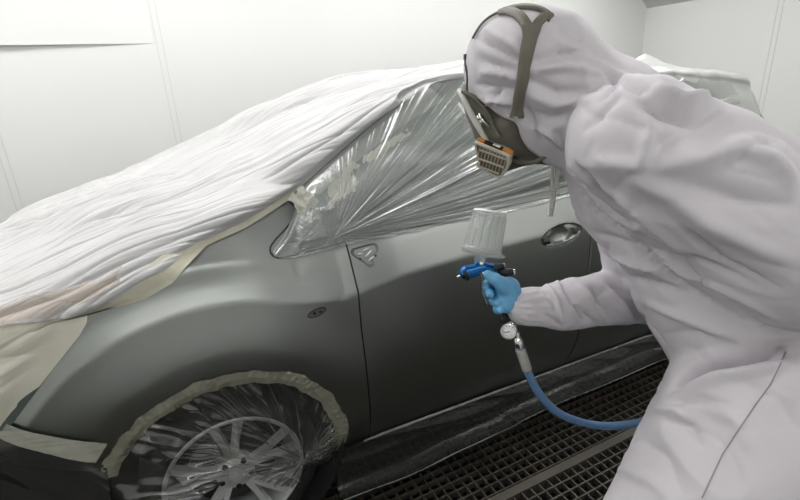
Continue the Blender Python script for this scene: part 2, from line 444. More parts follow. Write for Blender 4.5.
panel('rear_fender', lambda z: np.interp(z, [.1, .65, 1.05], [2.346, 2.386, 2.626]), lambda z: 3.42+0*z, arch2, lambda x: belt_z(x), 120, 80)
# handle recess lining details
hb = MB()
th = np.linspace(0, 2*math.pi, 60)
rim = np.array([[hc[0]+hw*1.02*math.cos(a)*1.0-.07*hh_*math.sin(a), 0, hc[2]+hh_*1.04*math.sin(a)+.07*hw*math.cos(a)] for a in th[:-1]])
rim[:, 1] = Fs(rim[:, 0], rim[:, 2])+.002
hb.tube(rim, .0022, 6, True); hb.build('handle_rim', M['black'], d1)
hb = MB()
for sx, sz in ((-.085, -.006), (.072, .012), (.080, -.006), (.09, .008)):
    q = np.array([hc[0]+sx, 0, hc[2]+sz]); q[1] = Fs(q[0], q[2])+.006
    MB().box(q, (.018, .012, .012)).build('handle_bracket', M['bracket'], d1, False)
hb = MB(); q = onbody(548, 243); hb.box(q+[0, .006, 0], (.022, .014, .010)); hb.build('handle_slot', M['black'], d1, False)
gp_ = MB(); z_ = np.linspace(.17, .98, 60); gp_.tube(np.stack([door_x(z_)+.003, Fs(door_x(z_), z_)+.004, z_], 1), .0042, 6); gp_.build('door_gap', M['black'], car)
gp_ = MB(); gp_.tube(np.stack([xb(z_)+.003, Fs(xb(z_), z_)+.004, z_], 1), .0042, 6); gp_.build('door_gap', M['black'], car)
# mirror mount opening
mm = MB(); pl = [(352, 249), (366, 245), (375, 243.5), (378, 247), (377, 252), (372, 258), (374, 265), (370, 267), (363, 262), (355, 257), (351, 253)]
q = body_pts(cr(pl+[pl[0]], 40)[:-1]); mm.tube(q+[0, -.0005, 0], .0010, 6, True)
mm.build('mirror_mount_edge', M['black'], d1)
c_ = q.mean(0); ring = [q+[0, -.0012, 0], c_+(q-c_)*.8+[0, .002, 0], c_+(q-c_)*.3+[0, .003, 0]]
V = np.concatenate(ring); m_ = len(q); F = [[i*m_+k, i*m_+(k+1) % m_, (i+1)*m_+(k+1) % m_, (i+1)*m_+k] for i in (0, 1) for k in range(m_)]+[[2*m_+k for k in range(m_)]]
obj('mirror_mount_plate', V+[0, -.002, 0], F, M['bracket'], d1)
pe = MB(); pe.tube(cr(contour([(287.5, 199.5), (294, 206.5), (302, 215)], 20), 20)+[0, -.001, 0], .0026, 6); pe.build('pillar_gap', M['black'], fender)
mm = MB()
for px, py, r in ((360, 259, .0045), (375.5, 255.5, .0035)): 
    q = onbody(px, py); MB().cyl(q+[0, -.003, 0], q+[0, .004, 0], r, n=12).build('mirror_mount_hole', M['black'], d1)
for a, b in (((362, 251), (368, 248)), ((365, 257), (371, 250)), ((368, 261), (373, 256)), ((358, 254), (362, 253))):
    MB().tube([onbody(*a)+[0, -.004, 0], onbody(*b)+[0, -.005, 0]], .0034, 8).build('mirror_bracket', M['alloy'], d1)
# side repeater hole
sr = MB(); q0 = onbody(317, 312.5)
ring_ = np.array([[q0[0]+.030*math.cos(a), 0, q0[2]+.012*math.sin(a)+.004*math.cos(a)] for a in th[:-1]]); ring_[:, 1] = Fs(ring_[:, 0], ring_[:, 2])
sr.tube(ring_, .0018, 6, True)
pl_ = MB(); pl_.add(np.concatenate([ring_+[0, -.001, 0], q0+(ring_-q0)*.7+[0, .0, 0]]), [[k, (k+1) % 59, 59+(k+1) % 59, 59+k] for k in range(59)]+[[59+k for k in range(59)]])
pl_.build('repeater_seat', M['bracket'], fender)
sr.cyl(q0+[-.008, -.003, 0], q0+[-.008, .006, 0], .005, n=12); sr.box(q0+[.012, -.002, .001], (.010, .006, .006))
sr.build('repeater_hole', M['black'], fender)

# upper body: near edge curve B and centre-line curve C share one parameter
roofY = .27
Bk = [(12, 422, .20), (60, 358, None), (88, 311, None), (150, 294, None), (206, 245, None), (245, 227, None), (287, 199, None)]
B = [onbody(q[0], q[1]) for q in Bk]
B = list(B)
B += [at(307, 181, .20), at(345, 147, .225), at(385, 114, .25), at(429, 84, .27)]
B += [np.array(v) for v in [(1.35, .275, 1.455), (1.9, .28, 1.44), (2.4, .285, 1.40), (2.93, .31, 1.345), (3.05, .33, 1.28)]]
Cc = [(-1.0, .58), (-.96, .80), (-.86, .89), (-.62, .965), (-.14, 1.105), (.05, 1.17), (.28, 1.26), (.42, 1.325), (.60, 1.385), (.82, 1.435), (1.05, 1.465), (1.35, 1.49), (1.9, 1.48), (2.4, 1.45), (3.02, 1.40), (3.15, 1.33)]
B = np.array(B); Cc = np.array(Cc)
NS = 420
BC0 = cr(np.concatenate([B, Cc], 1), NS)
ic_ = int(np.argmin(np.linalg.norm(BC0[:, :3]-B[6], axis=1)))
hp_ = arc(hood_edge, ic_+1); hb_ = contour(hood_edge, ic_+1)      # the bonnet edge follows the wing's edge exactly
kx = [q[0] for q in Bk]; ccx = np.stack([np.interp(hp_[:, 0], kx, Cc[:7, j]) for j in (0, 1)], 1)
for _ in range(30): ccx[1:-1] = .5*ccx[1:-1]+.25*(ccx[2:]+ccx[:-2])
BC = BC0.copy(); BC[:ic_+1, :3] = hb_; BC[:ic_+1, 3:] = ccx
def upper(i0, i1, nt, drop=0., p=.62, e0=0., e1=1.):
    BB = BC[i0:i1, :3]; CC = BC[i0:i1, 3:]
    t = np.linspace(e0, e1, nt)[None, :]; s = np.sin(np.pi*t)**p
    y = BB[:, 1:2]+(YC-BB[:, 1:2])*(1-np.cos(np.pi*t))
    x = BB[:, :1]+(CC[:, :1]-BB[:, :1])*s; z = BB[:, 2:3]+(CC[:, 1:2]-BB[:, 2:3])*s
    return np.stack([x, y, z-drop], 2)
def sidx(px, py):        # row of the edge curve that projects nearest this pixel
    d = BC[:, :3]-CAM; c = d @ M3; u = c[:, 0]/c[:, 2]*FPX+400; v = c[:, 1]/c[:, 2]*FPX+250
    return int(np.argmin((u-px)**2+(v-py)**2))
i_cowl = sidx(287, 199); i_lamp = sidx(88, 311); i_roof = int(np.argmin(abs(BC[:, 0]-1.1)+(BC[:, 2] < 1.3)*9)); i_end = NS
obj('bonnet', *grid(upper(i_lamp, i_cowl+1, 60, .012), True), M['paint'], car)
obj('headlamp', *grid(upper(0, i_lamp+1, 40, .012, e1=.33), True), M['glass'], car)
obj('headlamp', *grid(upper(0, i_lamp+1, 40, .012, e0=.67), True), M['glass'], car)
obj('grille_panel', *grid(upper(0, i_lamp+1, 30, .012, e0=.33, e1=.67), True), M['black'], car)
obj('windscreen', *grid(upper(i_cowl, i_roof+1, 60, .012), True), M['glass'], car)
obj('roof', *grid(upper(i_roof, NS, 60, .012), True), M['paint'], car)
# side glass between belt and roof edge
def gl(i0, i1, beltf, nt, drop=.012):
    BB = BC[i0:i1, :3]; return BB
gx = np.linspace(0, 1, 160)
qc = body_pts([(271, 251)])[0]
low = np.concatenate([contour([(272, 256), (290, 256), (318, 249), (344, 241.5)], 30), belt[1:], [[2.2, .10, belt_z(2.2)], [2.75, .14, belt_z(2.75)]]])
low = cr(low, 200)
upc = np.concatenate([body_pts([(272, 250), (286, 229)]), BC[sidx(307, 181):int(np.argmin(abs(BC[:, 0]-2.8)+(BC[:, 2] < 1.3)*9)):6, :3]]); upc = cr(upc, 200)
def side_sheet(nt, inset=0., t0=0., t1=1.):
    t = np.linspace(t0, t1, nt)[None, :, None]
    P = low[:, None]*(1-t)+upc[:, None]*t
    bulge = np.sin(np.pi*t[..., 0])*.022
    P = P+np.stack([0*bulge+0*P[..., 0], inset-bulge+0*P[..., 0], 0*P[..., 2]], 2); return P
obj('side_window', *grid(side_sheet(30, .014)), M['glass'], car)
# A pillar in body colour
ap = MB(); i1, i2 = sidx(290, 197), sidx(429, 84)
pa = BC[i1:i2, :3]
lo2 = body_pts([(300, 214)])[0]
pin = cr(np.array([lo2, at(330, 186, .15), at(362, 158, .18), at(400, 128, .2), at(445, 100, .22)]), len(pa))
Pp = np.stack([pa+[0, .006, 0], .5*(pa+pin)+[0, -.001, 0], pin+[0, .006, 0]], 1)
obj('windscreen_pillar', *grid(Pp, True), M['paint'], car)
wgq = MB(); qq = np.concatenate([contour([(296, 216), (286, 228), (275, 240)], 20), contour(cr([(275, 240), (270.5, 247), (271, 253.5), (277, 257.5), (290, 256.5)], 24), 24), contour([(290, 256.5), (318, 249.5), (344, 242)], 20), belt[1:]])
wgq.tube(cr(qq, 140)+[0, -.0005, 0], .0028, 6); wgq.build('window_seal', M['black'], car)
# rear, bumper, underbody, far side
t = np.linspace(0, 1, 40)
rx = lambda z: np.interp(z, [.2, .6, 1.0, 1.32], [3.42, 3.48, 3.35, 3.06])
rz = np.linspace(1.32, .2, 30); P = np.stack([np.stack([rx(z)-.14*(2*t-1)**2, .30-.14*sstep(1.32, 1., z)+(2*YC-2*(.30-.14*sstep(1.32, 1., z)))*t, z+0*t], 1) for z in rz])
obj('tailgate', *grid(P, True), M['paint'], car)
# bumper front lower: from the tape strip down
bx_ = []
for z in np.linspace(.60, .16, 24):
    row = []
    for a in np.linspace(0, 1, 60):
        x = WX-.355+(-1.02-(WX-.355))*min(a*1.6, 1)**1.0 if a < .5 else None
        row.append(a)
    bx_.append(row)
def nose(z, nt=70):
    t = np.linspace(0, 1, nt); L = 1.05-.16*max(z-.6, 0)**1.5; th_ = t*math.pi
    xs = math.sqrt(max(0, AR**2-(z-WZ)**2)) if abs(z-WZ) < AR else 0
    x0_ = WX-xs; c = -np.sin(th_)**.8*(L*.985+x0_)+x0_
    x = c; y = Fs(np.maximum(x, -L*.985), z+0*x); y = np.where(t > .5, 2*YC-y, y); 
    y = np.where(np.abs(t-.5) < .17, YC+(t-.5)/.17*(YC-float(y[np.argmin(abs(t-.33))])), y)
    return np.stack([x, y, z+0*x], 1)
Pn = np.stack([nose(z) for z in np.linspace(.57, .15, 26)])
obj('front_bumper', *grid(Pn), M['black'], car)
# far body side mirrored, plain
for nm, x0_, x1_ in (('far_side', -.36, 3.42),):
    x = np.linspace(x0_, x1_, 90)[:, None]; b = np.linspace(0, 1, 40)[None]; z = .16*(1-b)+np.minimum(belt_z(np.maximum(x, .45)), np.interp(x, BC[:i_cowl, 0], BC[:i_cowl, 2]))*b
    z = np.maximum(z, arch2(x)*(1-b)+z*b); y = 2*YC-Fs(x+0*z, z)
    obj('far_door_side', *grid(np.stack([x+0*z, y, z], 2), True), M['paint'], car)
P = side_sheet(20, .014); P[..., 1] = 2*YC-P[..., 1]; obj('side_window', *grid(P, True), M['glass'], car)
ub = MB(); ub.box((1.35, YC, .42), (1.9, 1.55, .44)); ub.box((-.62, YC, .36), (.5, 1.1, .32)); ub.box((1.3, YC, .62), (4.0, 1.05, .3)); ub.build('underbody', M['black'], car, False)
ws = MB(); ws.cyl((WX, .10, WZ), (WX, .40, WZ), .42, n=40); ws.cyl((2.7, .10, WZ), (2.7, .4, WZ), .42, n=40)
# wheel wells: open shells
def well(cx, s=1):
    a = np.linspace(0, math.pi*2, 60); P = np.stack([np.stack([cx+r*np.cos(a), (y if s > 0 else 2*YC-y)+0*a, WZ+r*np.sin(a)], 1) for r, y in ((.372, .015), (.38, .30), (.02, .31))])
    return grid(P)
for cx in (WX, 2.7):
    for s in (1, -1): MB().add(*well(cx, s)).build('wheel_well', M['pit'], car)

def wheel(cx, side):
    """side: +1 near, -1 far"""
    yf = .035 if side > 0 else 2*YC-.035; s = side
    wl = empty('wheel', (cx, yf, WZ)); wl.parent = car; wl.location = Vector((cx, yf, WZ))-Vector(parent_world(car))
    c = np.array([cx, yf, WZ]); o = np.array([cx, yf+s*.2, WZ]); 
    ty = MB(); ty.lathe(c, o, [(.03, .215), (.008, .225), (0, .25), (.004, .272), (.02, .285), (.05, .289), (.1, .29), (.16, .289), (.19, .28), (.2, .26), (.19, .215)], 64, False); ty.build('tyre', M['rubber'], wl)
    rm = MB(); rm.lathe(c, o, [(.012, .219), (.006, .226), (.002, .222), (.006, .212), (.03, .205), (.1, .198), (.19, .205)], 64, False)
    sp_ = 5
    for k in range(sp_):
        a0 = 2*math.pi*k/sp_+.32
        for da in (-.17, .17):
            a = a0+da; u = np.array([math.cos(a), 0, math.sin(a)]); v = np.array([-math.sin(a), 0, math.cos(a)]); y1 = s*.012; y2 = s*.036
            V = []
            for r, hw_, yo in ((.045, .018, .03), (.12, .0145, .016), (.20, .017, .010), (.215, .022, .012)):
                u2 = np.array([math.cos(a0+da*min(1, r/.16)*1.15), 0, math.sin(a0+da*min(1, r/.16)*1.15)])
                for q, dep in ((-1, .018), (-.6, 0), (.6, 0), (1, .018)): V.append(c+u2*r+v*hw_*q+[0, s*(yo+dep), 0])
            F = [(i*4+j, i*4+j+1, (i+1)*4+j+1, (i+1)*4+j) for i in range(3) for j in range(3)]
            rm.add(V, F if s > 0 else [f[::-1] for f in F])
    rm.lathe(c+[0, s*.018, 0], o, [(.0, .036), (.003, .052), (.012, .062), (.04, .068)], 40)
    rr_ = rm.build('rim', M['alloy'], wl); sharp(rr_, 40)
    hb_ = MB(); hb_.lathe(c+[0, s*.006, 0], o, [(0, .02), (.003, .027), (.02, .029)], 30); hb_.build('hub_cap', M['alloy'], wl)
    for k in range(5):
        a = 2*math.pi*k/5+.95; q = c+np.array([.05*math.cos(a), s*.016, .05*math.sin(a)])
        MB().cyl(q, q+[0, s*.03, 0], .0095, n=6).build('lug_nut', M['black'], wl, False)
    dk = MB(); dk.lathe(c+[0, s*.075, 0], o, [(0, .145), (.008, .147)], 48); dk.build('brake_disc', M['black'], wl)
WZ_ = WZ; WZ = .25
wheel(WX, 1); wheel(2.7, 1); wheel(WX, -1); wheel(2.7, -1)
WZ = WZ_
# ------------------------------------------------------------------ masking films and tapes
def film_normals(P):
    a = np.gradient(P, axis=0); b = np.gradient(P, axis=1); n = np.cross(a, b); n /= np.linalg.norm(n, axis=2)[..., None]+1e-9
    return n
def fine(P, n, m):
    """resample a grid to n x m"""
    a = np.linspace(0, P.shape[0]-1, n); i = np.minimum(a.astype(int), P.shape[0]-2); f = (a-i)[:, None, None]
    Q = P[i]*(1-f)+P[i+1]*f
    b = np.linspace(0, P.shape[1]-1, m); j = np.minimum(b.astype(int), P.shape[1]-2); g = (b-j)[None, :, None]
    return Q[:, j]*(1-g)+Q[:, j+1]*g
def arclen(P): return np.r_[0, np.cumsum(np.linalg.norm(np.diff(P, axis=0), axis=1))]

# white film over bonnet, windscreen and roof
iw = int(np.argmin(abs(BC[:, 0]-2.1)+(BC[:, 2] < 1.3)*9))
def white_sheet(i0, i1, n, tt, off, amp, tmin=None, seed=0.):
    BBs = fine(BC[i0:i1, None, :].repeat(2, 1), n, 2)[:, 0]
    s = arclen(BBs[:, :3]); t = np.asarray(tt)[None, :]+0*s[:, None]
    if tmin is not None: tm = np.asarray(tmin(np.linspace(i0, i1, n)))[:, None]; t = tm+(1-tm)*t if tt[-1] > .9 else t*tm
    sn = np.sin(np.pi*t)**.62
    y = BBs[:, 1:2]+(YC-BBs[:, 1:2])*(1-np.cos(np.pi*t)); x = BBs[:, :1]+(BBs[:, 3:4]-BBs[:, :1])*sn; z = BBs[:, 2:3]+(BBs[:, 4:5]-BBs[:, 2:3])*sn
    P = np.stack([x, y, z], 2); N = film_normals(P); N *= np.sign((N*(P-np.array([.6, YC, .3]))).sum(2))[..., None]
    S_ = s[:, None]+.0*t; c = np.cumsum(np.r_[0, np.ones(P.shape[1]-1)])
    # wrinkles fan from the wing towards the roof: long folds, slightly diagonal to the car
    u = x*1.0; v = (y+z*.8)-.30*x
    wrp = .05*noise(u*2.2, v*3, seed)
    h = 0
    for k, (fu, fv, a_) in enumerate([(.7, 6, 1.2), (1.0, 14, 1.0), (1.6, 29, .45), (3, 60, .12)]):
        rr_ = np.abs(noise(u*fu+k*3.1+seed, (v+wrp)*fv+1.2*noise(u*2, v*2, k+5.), k*1.7)); h = h+a_*(1-np.exp(-(rr_/.13)**1.2))
    msk = sstep(0, .03, t)*sstep(1., .97, t)
    k2 = .55+.6*sstep(-.2, .25, noise(u*1.5, v*2.5, 9.))
    P = P+N*(off+amp*h*msk*k2)[..., None]
    return P
tt = np.r_[np.linspace(0, .5, 430)[:-1], np.linspace(.5, 1, 90)]
tmn = lambda i: .0+.13*sstep(i_lamp+28, i_lamp-20, i)
Pw = white_sheet(0, iw, 640, tt, .002, .017, tmn)
wf = obj('masking_film', *grid(Pw, True), M['white_film'])
tag(wf, 'wrinkled white plastic film covering the bonnet, windscreen and roof', 'masking film')
# cream film over the headlamp
i_l2 = i_lamp+34
BBl = BC[:i_l2]
tl = np.linspace(0, .30, 120)
Pl = white_sheet(0, i_l2, 200, tl, .002, .008, None, 4.)
lf = obj('lamp_film', *grid(Pl, True), M['paper']); tag(lf, 'cream masking film stuck over the headlamp', 'masking film')
# pinkish paper showing at the bonnet corner
tp = np.linspace(.04, .105, 80)
Pp_ = white_sheet(i_lamp-5, i_lamp+45, 160, tp, .0062, .016, None, 0.)
nn, mm_ = Pp_.shape[:2]
ii, jj = np.meshgrid(np.linspace(-1, 1, nn-1), np.linspace(-1, 1, mm_-1), indexing='ij')
mk_ = (ii**2+jj**2+.9*noise(ii*2.2, jj*2.2, 3.)) < .75
V_, F_ = grid(Pp_, True); F_ = [f for f, k in zip(F_, mk_.ravel()) if k]
pk = obj('masking_paper', V_, F_, M['pink']); tag(pk, 'pinkish crumpled paper patch at the bonnet corner above the headlamp', 'masking paper')
# cream tape along the bonnet edge
Pt = white_sheet(i_lamp+4, i_cowl+6, 260, np.linspace(0.0, 1, 24)*.9, .0085, .002, lambda i: .06-.018*(i-i_lamp)/(i_cowl-i_lamp)*1.0, 1.)
Pt[:, 0] += np.array([0, -.004, -.002])
tp_ = obj('masking_tape', *grid(Pt, True), M['tape']); tag(tp_, 'cream masking tape holding the white film along the bonnet edge', 'masking tape')

# clear film over the side windows, folds fanning from the door's front corner
P0 = fine(side_sheet(40, 0.0, -.02, 1.0), 620, 360)
o0 = at(336, 240, .06)
ang = np.arctan2(P0[..., 2]-o0[2], P0[..., 0]-o0[0]); rad = np.hypot(P0[..., 2]-o0[2], P0[..., 0]-o0[0])
wv = .010*noise(P0[..., 0]*3, P0[..., 2]*4, 3.)
h = 0
for k, (fa, a_) in enumerate([(5, 1.1), (11, .9), (26, .45)]):
    h = h+a_*np.clip(ridge((ang+wv)*fa, rad*.3+k*4, k*2.3+.5), -.2, 1)**2
amp = .005+.017*sstep(0, .9, rad)
lowk = sstep(.9, .35, ang)       # tighter folds low down, smoother high up
h = h*(.35+.75*lowk)
h2 = 0
for fq, a_ in ((10, .6), (22, .5), (45, .3)): h2 = h2+a_*ridge(P0[..., 0]*fq*.6-P0[..., 2]*fq*.5, P0[..., 2]*fq, fq)
frontk = sstep(.5, .36, P0[..., 0])
P1 = P0.copy(); P1[..., 1] += -.008-amp*h*(1-.6*frontk)-.004*h2*frontk
sf = obj('masking_film', *grid(P1), M['clear_film']); tag(sf, 'clear grey film stretched over the side windows in fanning folds', 'masking film')
# tape scraps at the pillar foot and on the windows
def patch(pl, name, m, Y=None, off=-.02, rows=None, label=None):
    q = np.array([at(px, py, yy) for px, py, yy in pl]); return q
def scrap(c4, m, label, nx=40, ny=30, seed=0.):
    a, b, c, d = [np.array(v) for v in c4]
    u = np.linspace(0, 1, nx)[:, None, None]; v = np.linspace(0, 1, ny)[None, :, None]
    P = (a*(1-u)+b*u)*(1-v)+(d*(1-u)+c*u)*v
    P = P+np.array([0, -1, .2])*(.0035*ridge(P[..., 0]*40+seed, P[..., 2]*28, seed))[..., None]
    e = noise(P[..., 0]*60, P[..., 2]*60, seed)*.003
    P[..., 2] += e
    e1 = np.linspace(-1, 1, nx-1)[:, None]; e2 = np.linspace(-1, 1, ny-1)[None, :]
    kp = (np.maximum(np.abs(e1), np.abs(e2)) + .35*noise(P[:-1, :-1, 0]*70, P[:-1, :-1, 2]*70, seed)) < .93
    V_, F_ = grid(P); F_ = [f for f, k in zip(F_, kp.ravel()) if k]
    o = obj('masking_tape', V_, F_, m); tag(o, label, 'masking tape'); return o
scrap([at(286, 198, .128), at(303, 183, .168), at(322, 205, .135), at(302, 217, .105)], M['tape2'], 'short cream tape across the foot of the windscreen pillar', seed=1.)
def onside(px, py, off=.024):
    """a point on the side glass sheet seen at this pixel"""
    d = P0-CAM; c = d @ M3; u = c[..., 0]/c[..., 2]*FPX+400; v = c[..., 1]/c[..., 2]*FPX+250
    k = np.unravel_index(np.argmin((u-px)**2+(v-py)**2), u.shape); return P0[k]+[0, off-.02, 0]
scrap([onside(322, 183), onside(352, 168), onside(360, 188), onside(334, 205)], M['tape'], 'torn cream tape scrap on the front window, nearer the pillar foot', seed=3.)
scrap([onside(334, 170), onside(348, 158), onside(362, 166), onside(346, 178)], M['tape'], 'ragged cream tape scrap on the front window, beside the larger one', seed=8.)
scrap([onside(360, 158), onside(408, 128), onside(413, 133), onside(366, 166)], M['tape'], 'long thin cream tape running up along the window edge', seed=5., nx=50)
scrap([onside(300, 212), onside(318, 200), onside(328, 238), onside(300, 244)], film_mat('clear_tape', .25, (.6, .62, .58), 2.6, .15), 'crumpled clear tape over the small quarter window', seed=6.)

# rear film: over the back of the roof, the rear corner and tailgate
i_r = int(np.argmin(abs(BC[:, 0]-2.0)+(BC[:, 2] < 1.3)*9))
nR = 120; Rr = fine(upper(i_r, NS, 120, -.012), nR, 120)
last = Rr[-1]; down = []
for k, zf in enumerate(np.linspace(0, 1, 30)[1:]):
    q = last.copy(); q[:, 2] -= .62*zf; q[:, 0] += .36*zf**.8; q[:, 1] += (YC-q[:, 1])*(-.12*zf); down.append(q)
Rr = np.concatenate([Rr, np.array(down)], 0)
sk = lambda e, s: np.stack([np.stack([e[:, 0]+.02*q, e[:, 1]+s*(-.17*q), e[:, 2]-.36*q], 1) for q in np.linspace(1, 0, 26)[:-1]], 1)
Rr = np.concatenate([sk(Rr[:, 0], 1), Rr, sk(Rr[:, -1], -1)[:, ::-1]], 1)
N = film_normals(Rr); N *= np.sign((N*(Rr-np.array([2., YC, .9]))).sum(2))[..., None]
hh2 = ridge(Rr[..., 0]*6+Rr[..., 2]*3, Rr[..., 1]*5, 2.)*.012+ridge(Rr[..., 0]*3, Rr[..., 1]*16, 5.)*.008
Rr = Rr+N*hh2[..., None]
# peak over the roof aerial
ap_ = at(645, 53, .80); d_ = np.hypot(Rr[..., 0]-ap_[0], (Rr[..., 1]-ap_[1])*1.2); Rr[..., 2] = np.maximum(Rr[..., 2], Rr[..., 2]+(ap_[2]-1.455)*np.clip(1-d_/.32, 0, 1)**1.6)
rf = obj('masking_film', *grid(Rr, True), M['rear_film']); tag(rf, 'pale translucent film tented over the rear of the roof and tailgate', 'masking film')
aer = MB(); aer.cyl(ap_+[0, 0, -.11], ap_+[0, 0, -.03], .006, .003, n=10); aer.build('roof_aerial', M['black'], car)

# wheel arch tape
a_ = np.linspace(math.radians(157), math.radians(-30), 260)[:, None]; r_ = np.linspace(0, 1, 22)[None, :]
tapew = .040+.004*noise(a_*6, .3)
rad_ = AR-.020+.009*noise(a_*9, 1.7)+(tapew-.012+.020)*r_
x = WX+rad_*np.cos(a_); z = WZ+rad_*np.sin(a_)
y = Fs(x, z)-.004; inner = np.clip((AR-rad_)/.03, 0, 1); y = np.where(rad_ < AR, Fs(WX+AR*np.cos(a_)+0*r_, WZ+AR*np.sin(a_)+0*r_)-.004+.012*inner, y)
y = y-.006*np.abs(noise(a_*18, rad_*30, 1.))-.003*ridge(a_*40+rad_*30, rad_*10)
o = obj('masking_tape', *grid(np.stack([x, y, z], 2)), M['arch_tape'] if 'arch_tape' in M else M['tape3']); tag(o, 'greenish masking tape curving round the front wheel arch', 'masking tape')
# film over the wheel
a = np.linspace(math.radians(200), math.radians(-45), 420)[:, None]; r = np.linspace(0, 1, 170)[None, :]
rr = .37*(1-r)+.0*r
x = WX+rr*np.cos(a); z = WZ+rr*np.sin(a)
ye = Fs(WX+AR*np.cos(a)+0*r, WZ+AR*np.sin(a)+0*r)
q = rr/.37
y = ye*q**3+(-.004)*(1-q**3)+.010*sstep(.36, .33, rr)
cr_ = 0
# hanging folds: from arch top towards the hub and to the right side
fx = x-(WX+.22); fz = z-(WZ-.05); fa = np.arctan2(fz, fx); fr = np.hypot(fx, fz)
for k, (f1, f2, am) in enumerate([(4, 1.5, 1.), (9, 3, .8)]):
    cr_ = cr_+am*np.clip(ridge(fa*f1+.4*noise(x*9, z*9, k), fr*f2, 3.+k), -.2, 1)**3
for k, (f1, f2, am) in enumerate([(8, 2, .6)]):
    cr_ = cr_+am*np.clip(ridge(x*f1+z*4+noise(x*7, z*7)*.6, z*f2, 13.+k), 0, 1)**4
y = y-.016*cr_*sstep(.37, .30, rr)*sstep(0., .05, rr)-.010*noise(x*9, z*9, 4.)
Pf = np.stack([x, y, z], 2)
o = obj('wheel_film', *grid(Pf), M['black_film']); tag(o, 'crinkled clear dark film covering the front wheel', 'masking film')

# bumper strip and bumper film
def nose_sheet(z0, z1, nz, t0, t1, nt, off=.006, slope=0.0, amp=.004, dirs=(8, 3)):
    z = np.linspace(z0, z1, nz)[None, :]; x = WX-.30+(-.80-(WX-.30))*np.linspace(t0, t1, nt)[:, None]
    zz_ = z+slope*(np.linspace(t0, t1, nt)[:, None]); y = Fs(x+0*z, np.maximum(zz_, .2))-off
    y = y-amp*ridge(x*dirs[0]+zz_*6, zz_*dirs[1]+x*4, 2.)-amp*.6*ridge(x*dirs[0]*3+zz_*14, zz_*dirs[1]*2, 6.)
    return np.stack([x+0*z, y, zz_], 2)
tl_, tr_ = onbody(0, 419), onbody(108, 441); bl_, br_ = onbody(0, 436), onbody(96, 461)
u = np.linspace(-.5, 1, 120)[:, None]; v = np.linspace(0, 1, 20)[None]
q = (tl_*(1-u[..., None])+tr_*u[..., None])*(1-v[..., None])+(bl_*(1-u[..., None])+br_*u[..., None])*v[..., None]
q[..., 1] = Fs(q[..., 0], q[..., 2])-.009-.002*ridge(q[..., 0]*8, q[..., 2]*60, 1.)
o = obj('masking_tape', *grid(q, True), M['tape2']); tag(o, 'broad pale tape strip across the front bumper below the wing', 'masking tape')
u = np.linspace(-.6, 1.12, 160)[:, None]; z2 = np.linspace(0, 1, 90)[None]
top_ = bl_*(1-u[..., None])+br_*u[..., None]; x = top_[..., 0]+0*z2; z = (top_[..., 2]+.012)*(1-z2)+.10*z2; x = x-.05*z2*sstep(.3, 1, u)
y = Fs(np.minimum(x, -.33), np.maximum(z, .3))-.001-.035*z2*sstep(.4, 1.1, u)
y = y-sstep(0, .15, z2)*(.004*ridge(x*9+z*5, z*5, 3.)+.010*sstep(.6, 1.1, u)*ridge(x*28+z*16, z*3, 8.))
o = obj('bumper_film', *grid(np.stack([x, y, z], 2), True), M['bumper_film']); tag(o, 'dark film hanging over the lower front bumper', 'masking film')
# sill film and its tape
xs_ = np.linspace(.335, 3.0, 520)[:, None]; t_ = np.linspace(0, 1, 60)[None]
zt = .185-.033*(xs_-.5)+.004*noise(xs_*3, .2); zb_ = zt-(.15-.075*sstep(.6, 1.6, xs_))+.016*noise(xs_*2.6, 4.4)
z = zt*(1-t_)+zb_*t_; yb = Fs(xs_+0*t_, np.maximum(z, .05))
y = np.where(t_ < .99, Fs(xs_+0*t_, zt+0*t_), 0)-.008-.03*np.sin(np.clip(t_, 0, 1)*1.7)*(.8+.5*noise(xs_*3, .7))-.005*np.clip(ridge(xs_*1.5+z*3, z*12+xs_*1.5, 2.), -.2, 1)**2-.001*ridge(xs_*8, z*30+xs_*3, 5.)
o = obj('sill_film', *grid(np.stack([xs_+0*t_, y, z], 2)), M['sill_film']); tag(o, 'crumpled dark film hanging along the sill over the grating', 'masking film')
Ps = np.stack([xs_+0*t_, y, z], 2)[:, -1]; MB().tube(Ps+[0, -.001, 0], .0014+.0016*np.clip(noise(Ps[:, 0]*6, .3)+.3, 0, 1), 6).build('film_hem', M['film_hem'], o)
t_ = np.linspace(0, 1, 10)[None]; xs_ = np.linspace(.465, 3., 400)[:, None]
z = .190-.033*(xs_-.5)-(.020+.004*noise(xs_*9, .2))*t_; y = Fs(xs_+0*t_, z)-.011-.006*np.sin(t_*3.1)-.002*noise(xs_*30, t_*3)
sh = mat('glossy_tape', (.42, .44, .42), .25, spec=.9)
o = obj('sill_tape', *grid(np.stack([xs_+0*t_, y, z], 2)), sh); tag(o, 'shiny narrow tape sealing the sill film under the doors', 'masking tape')
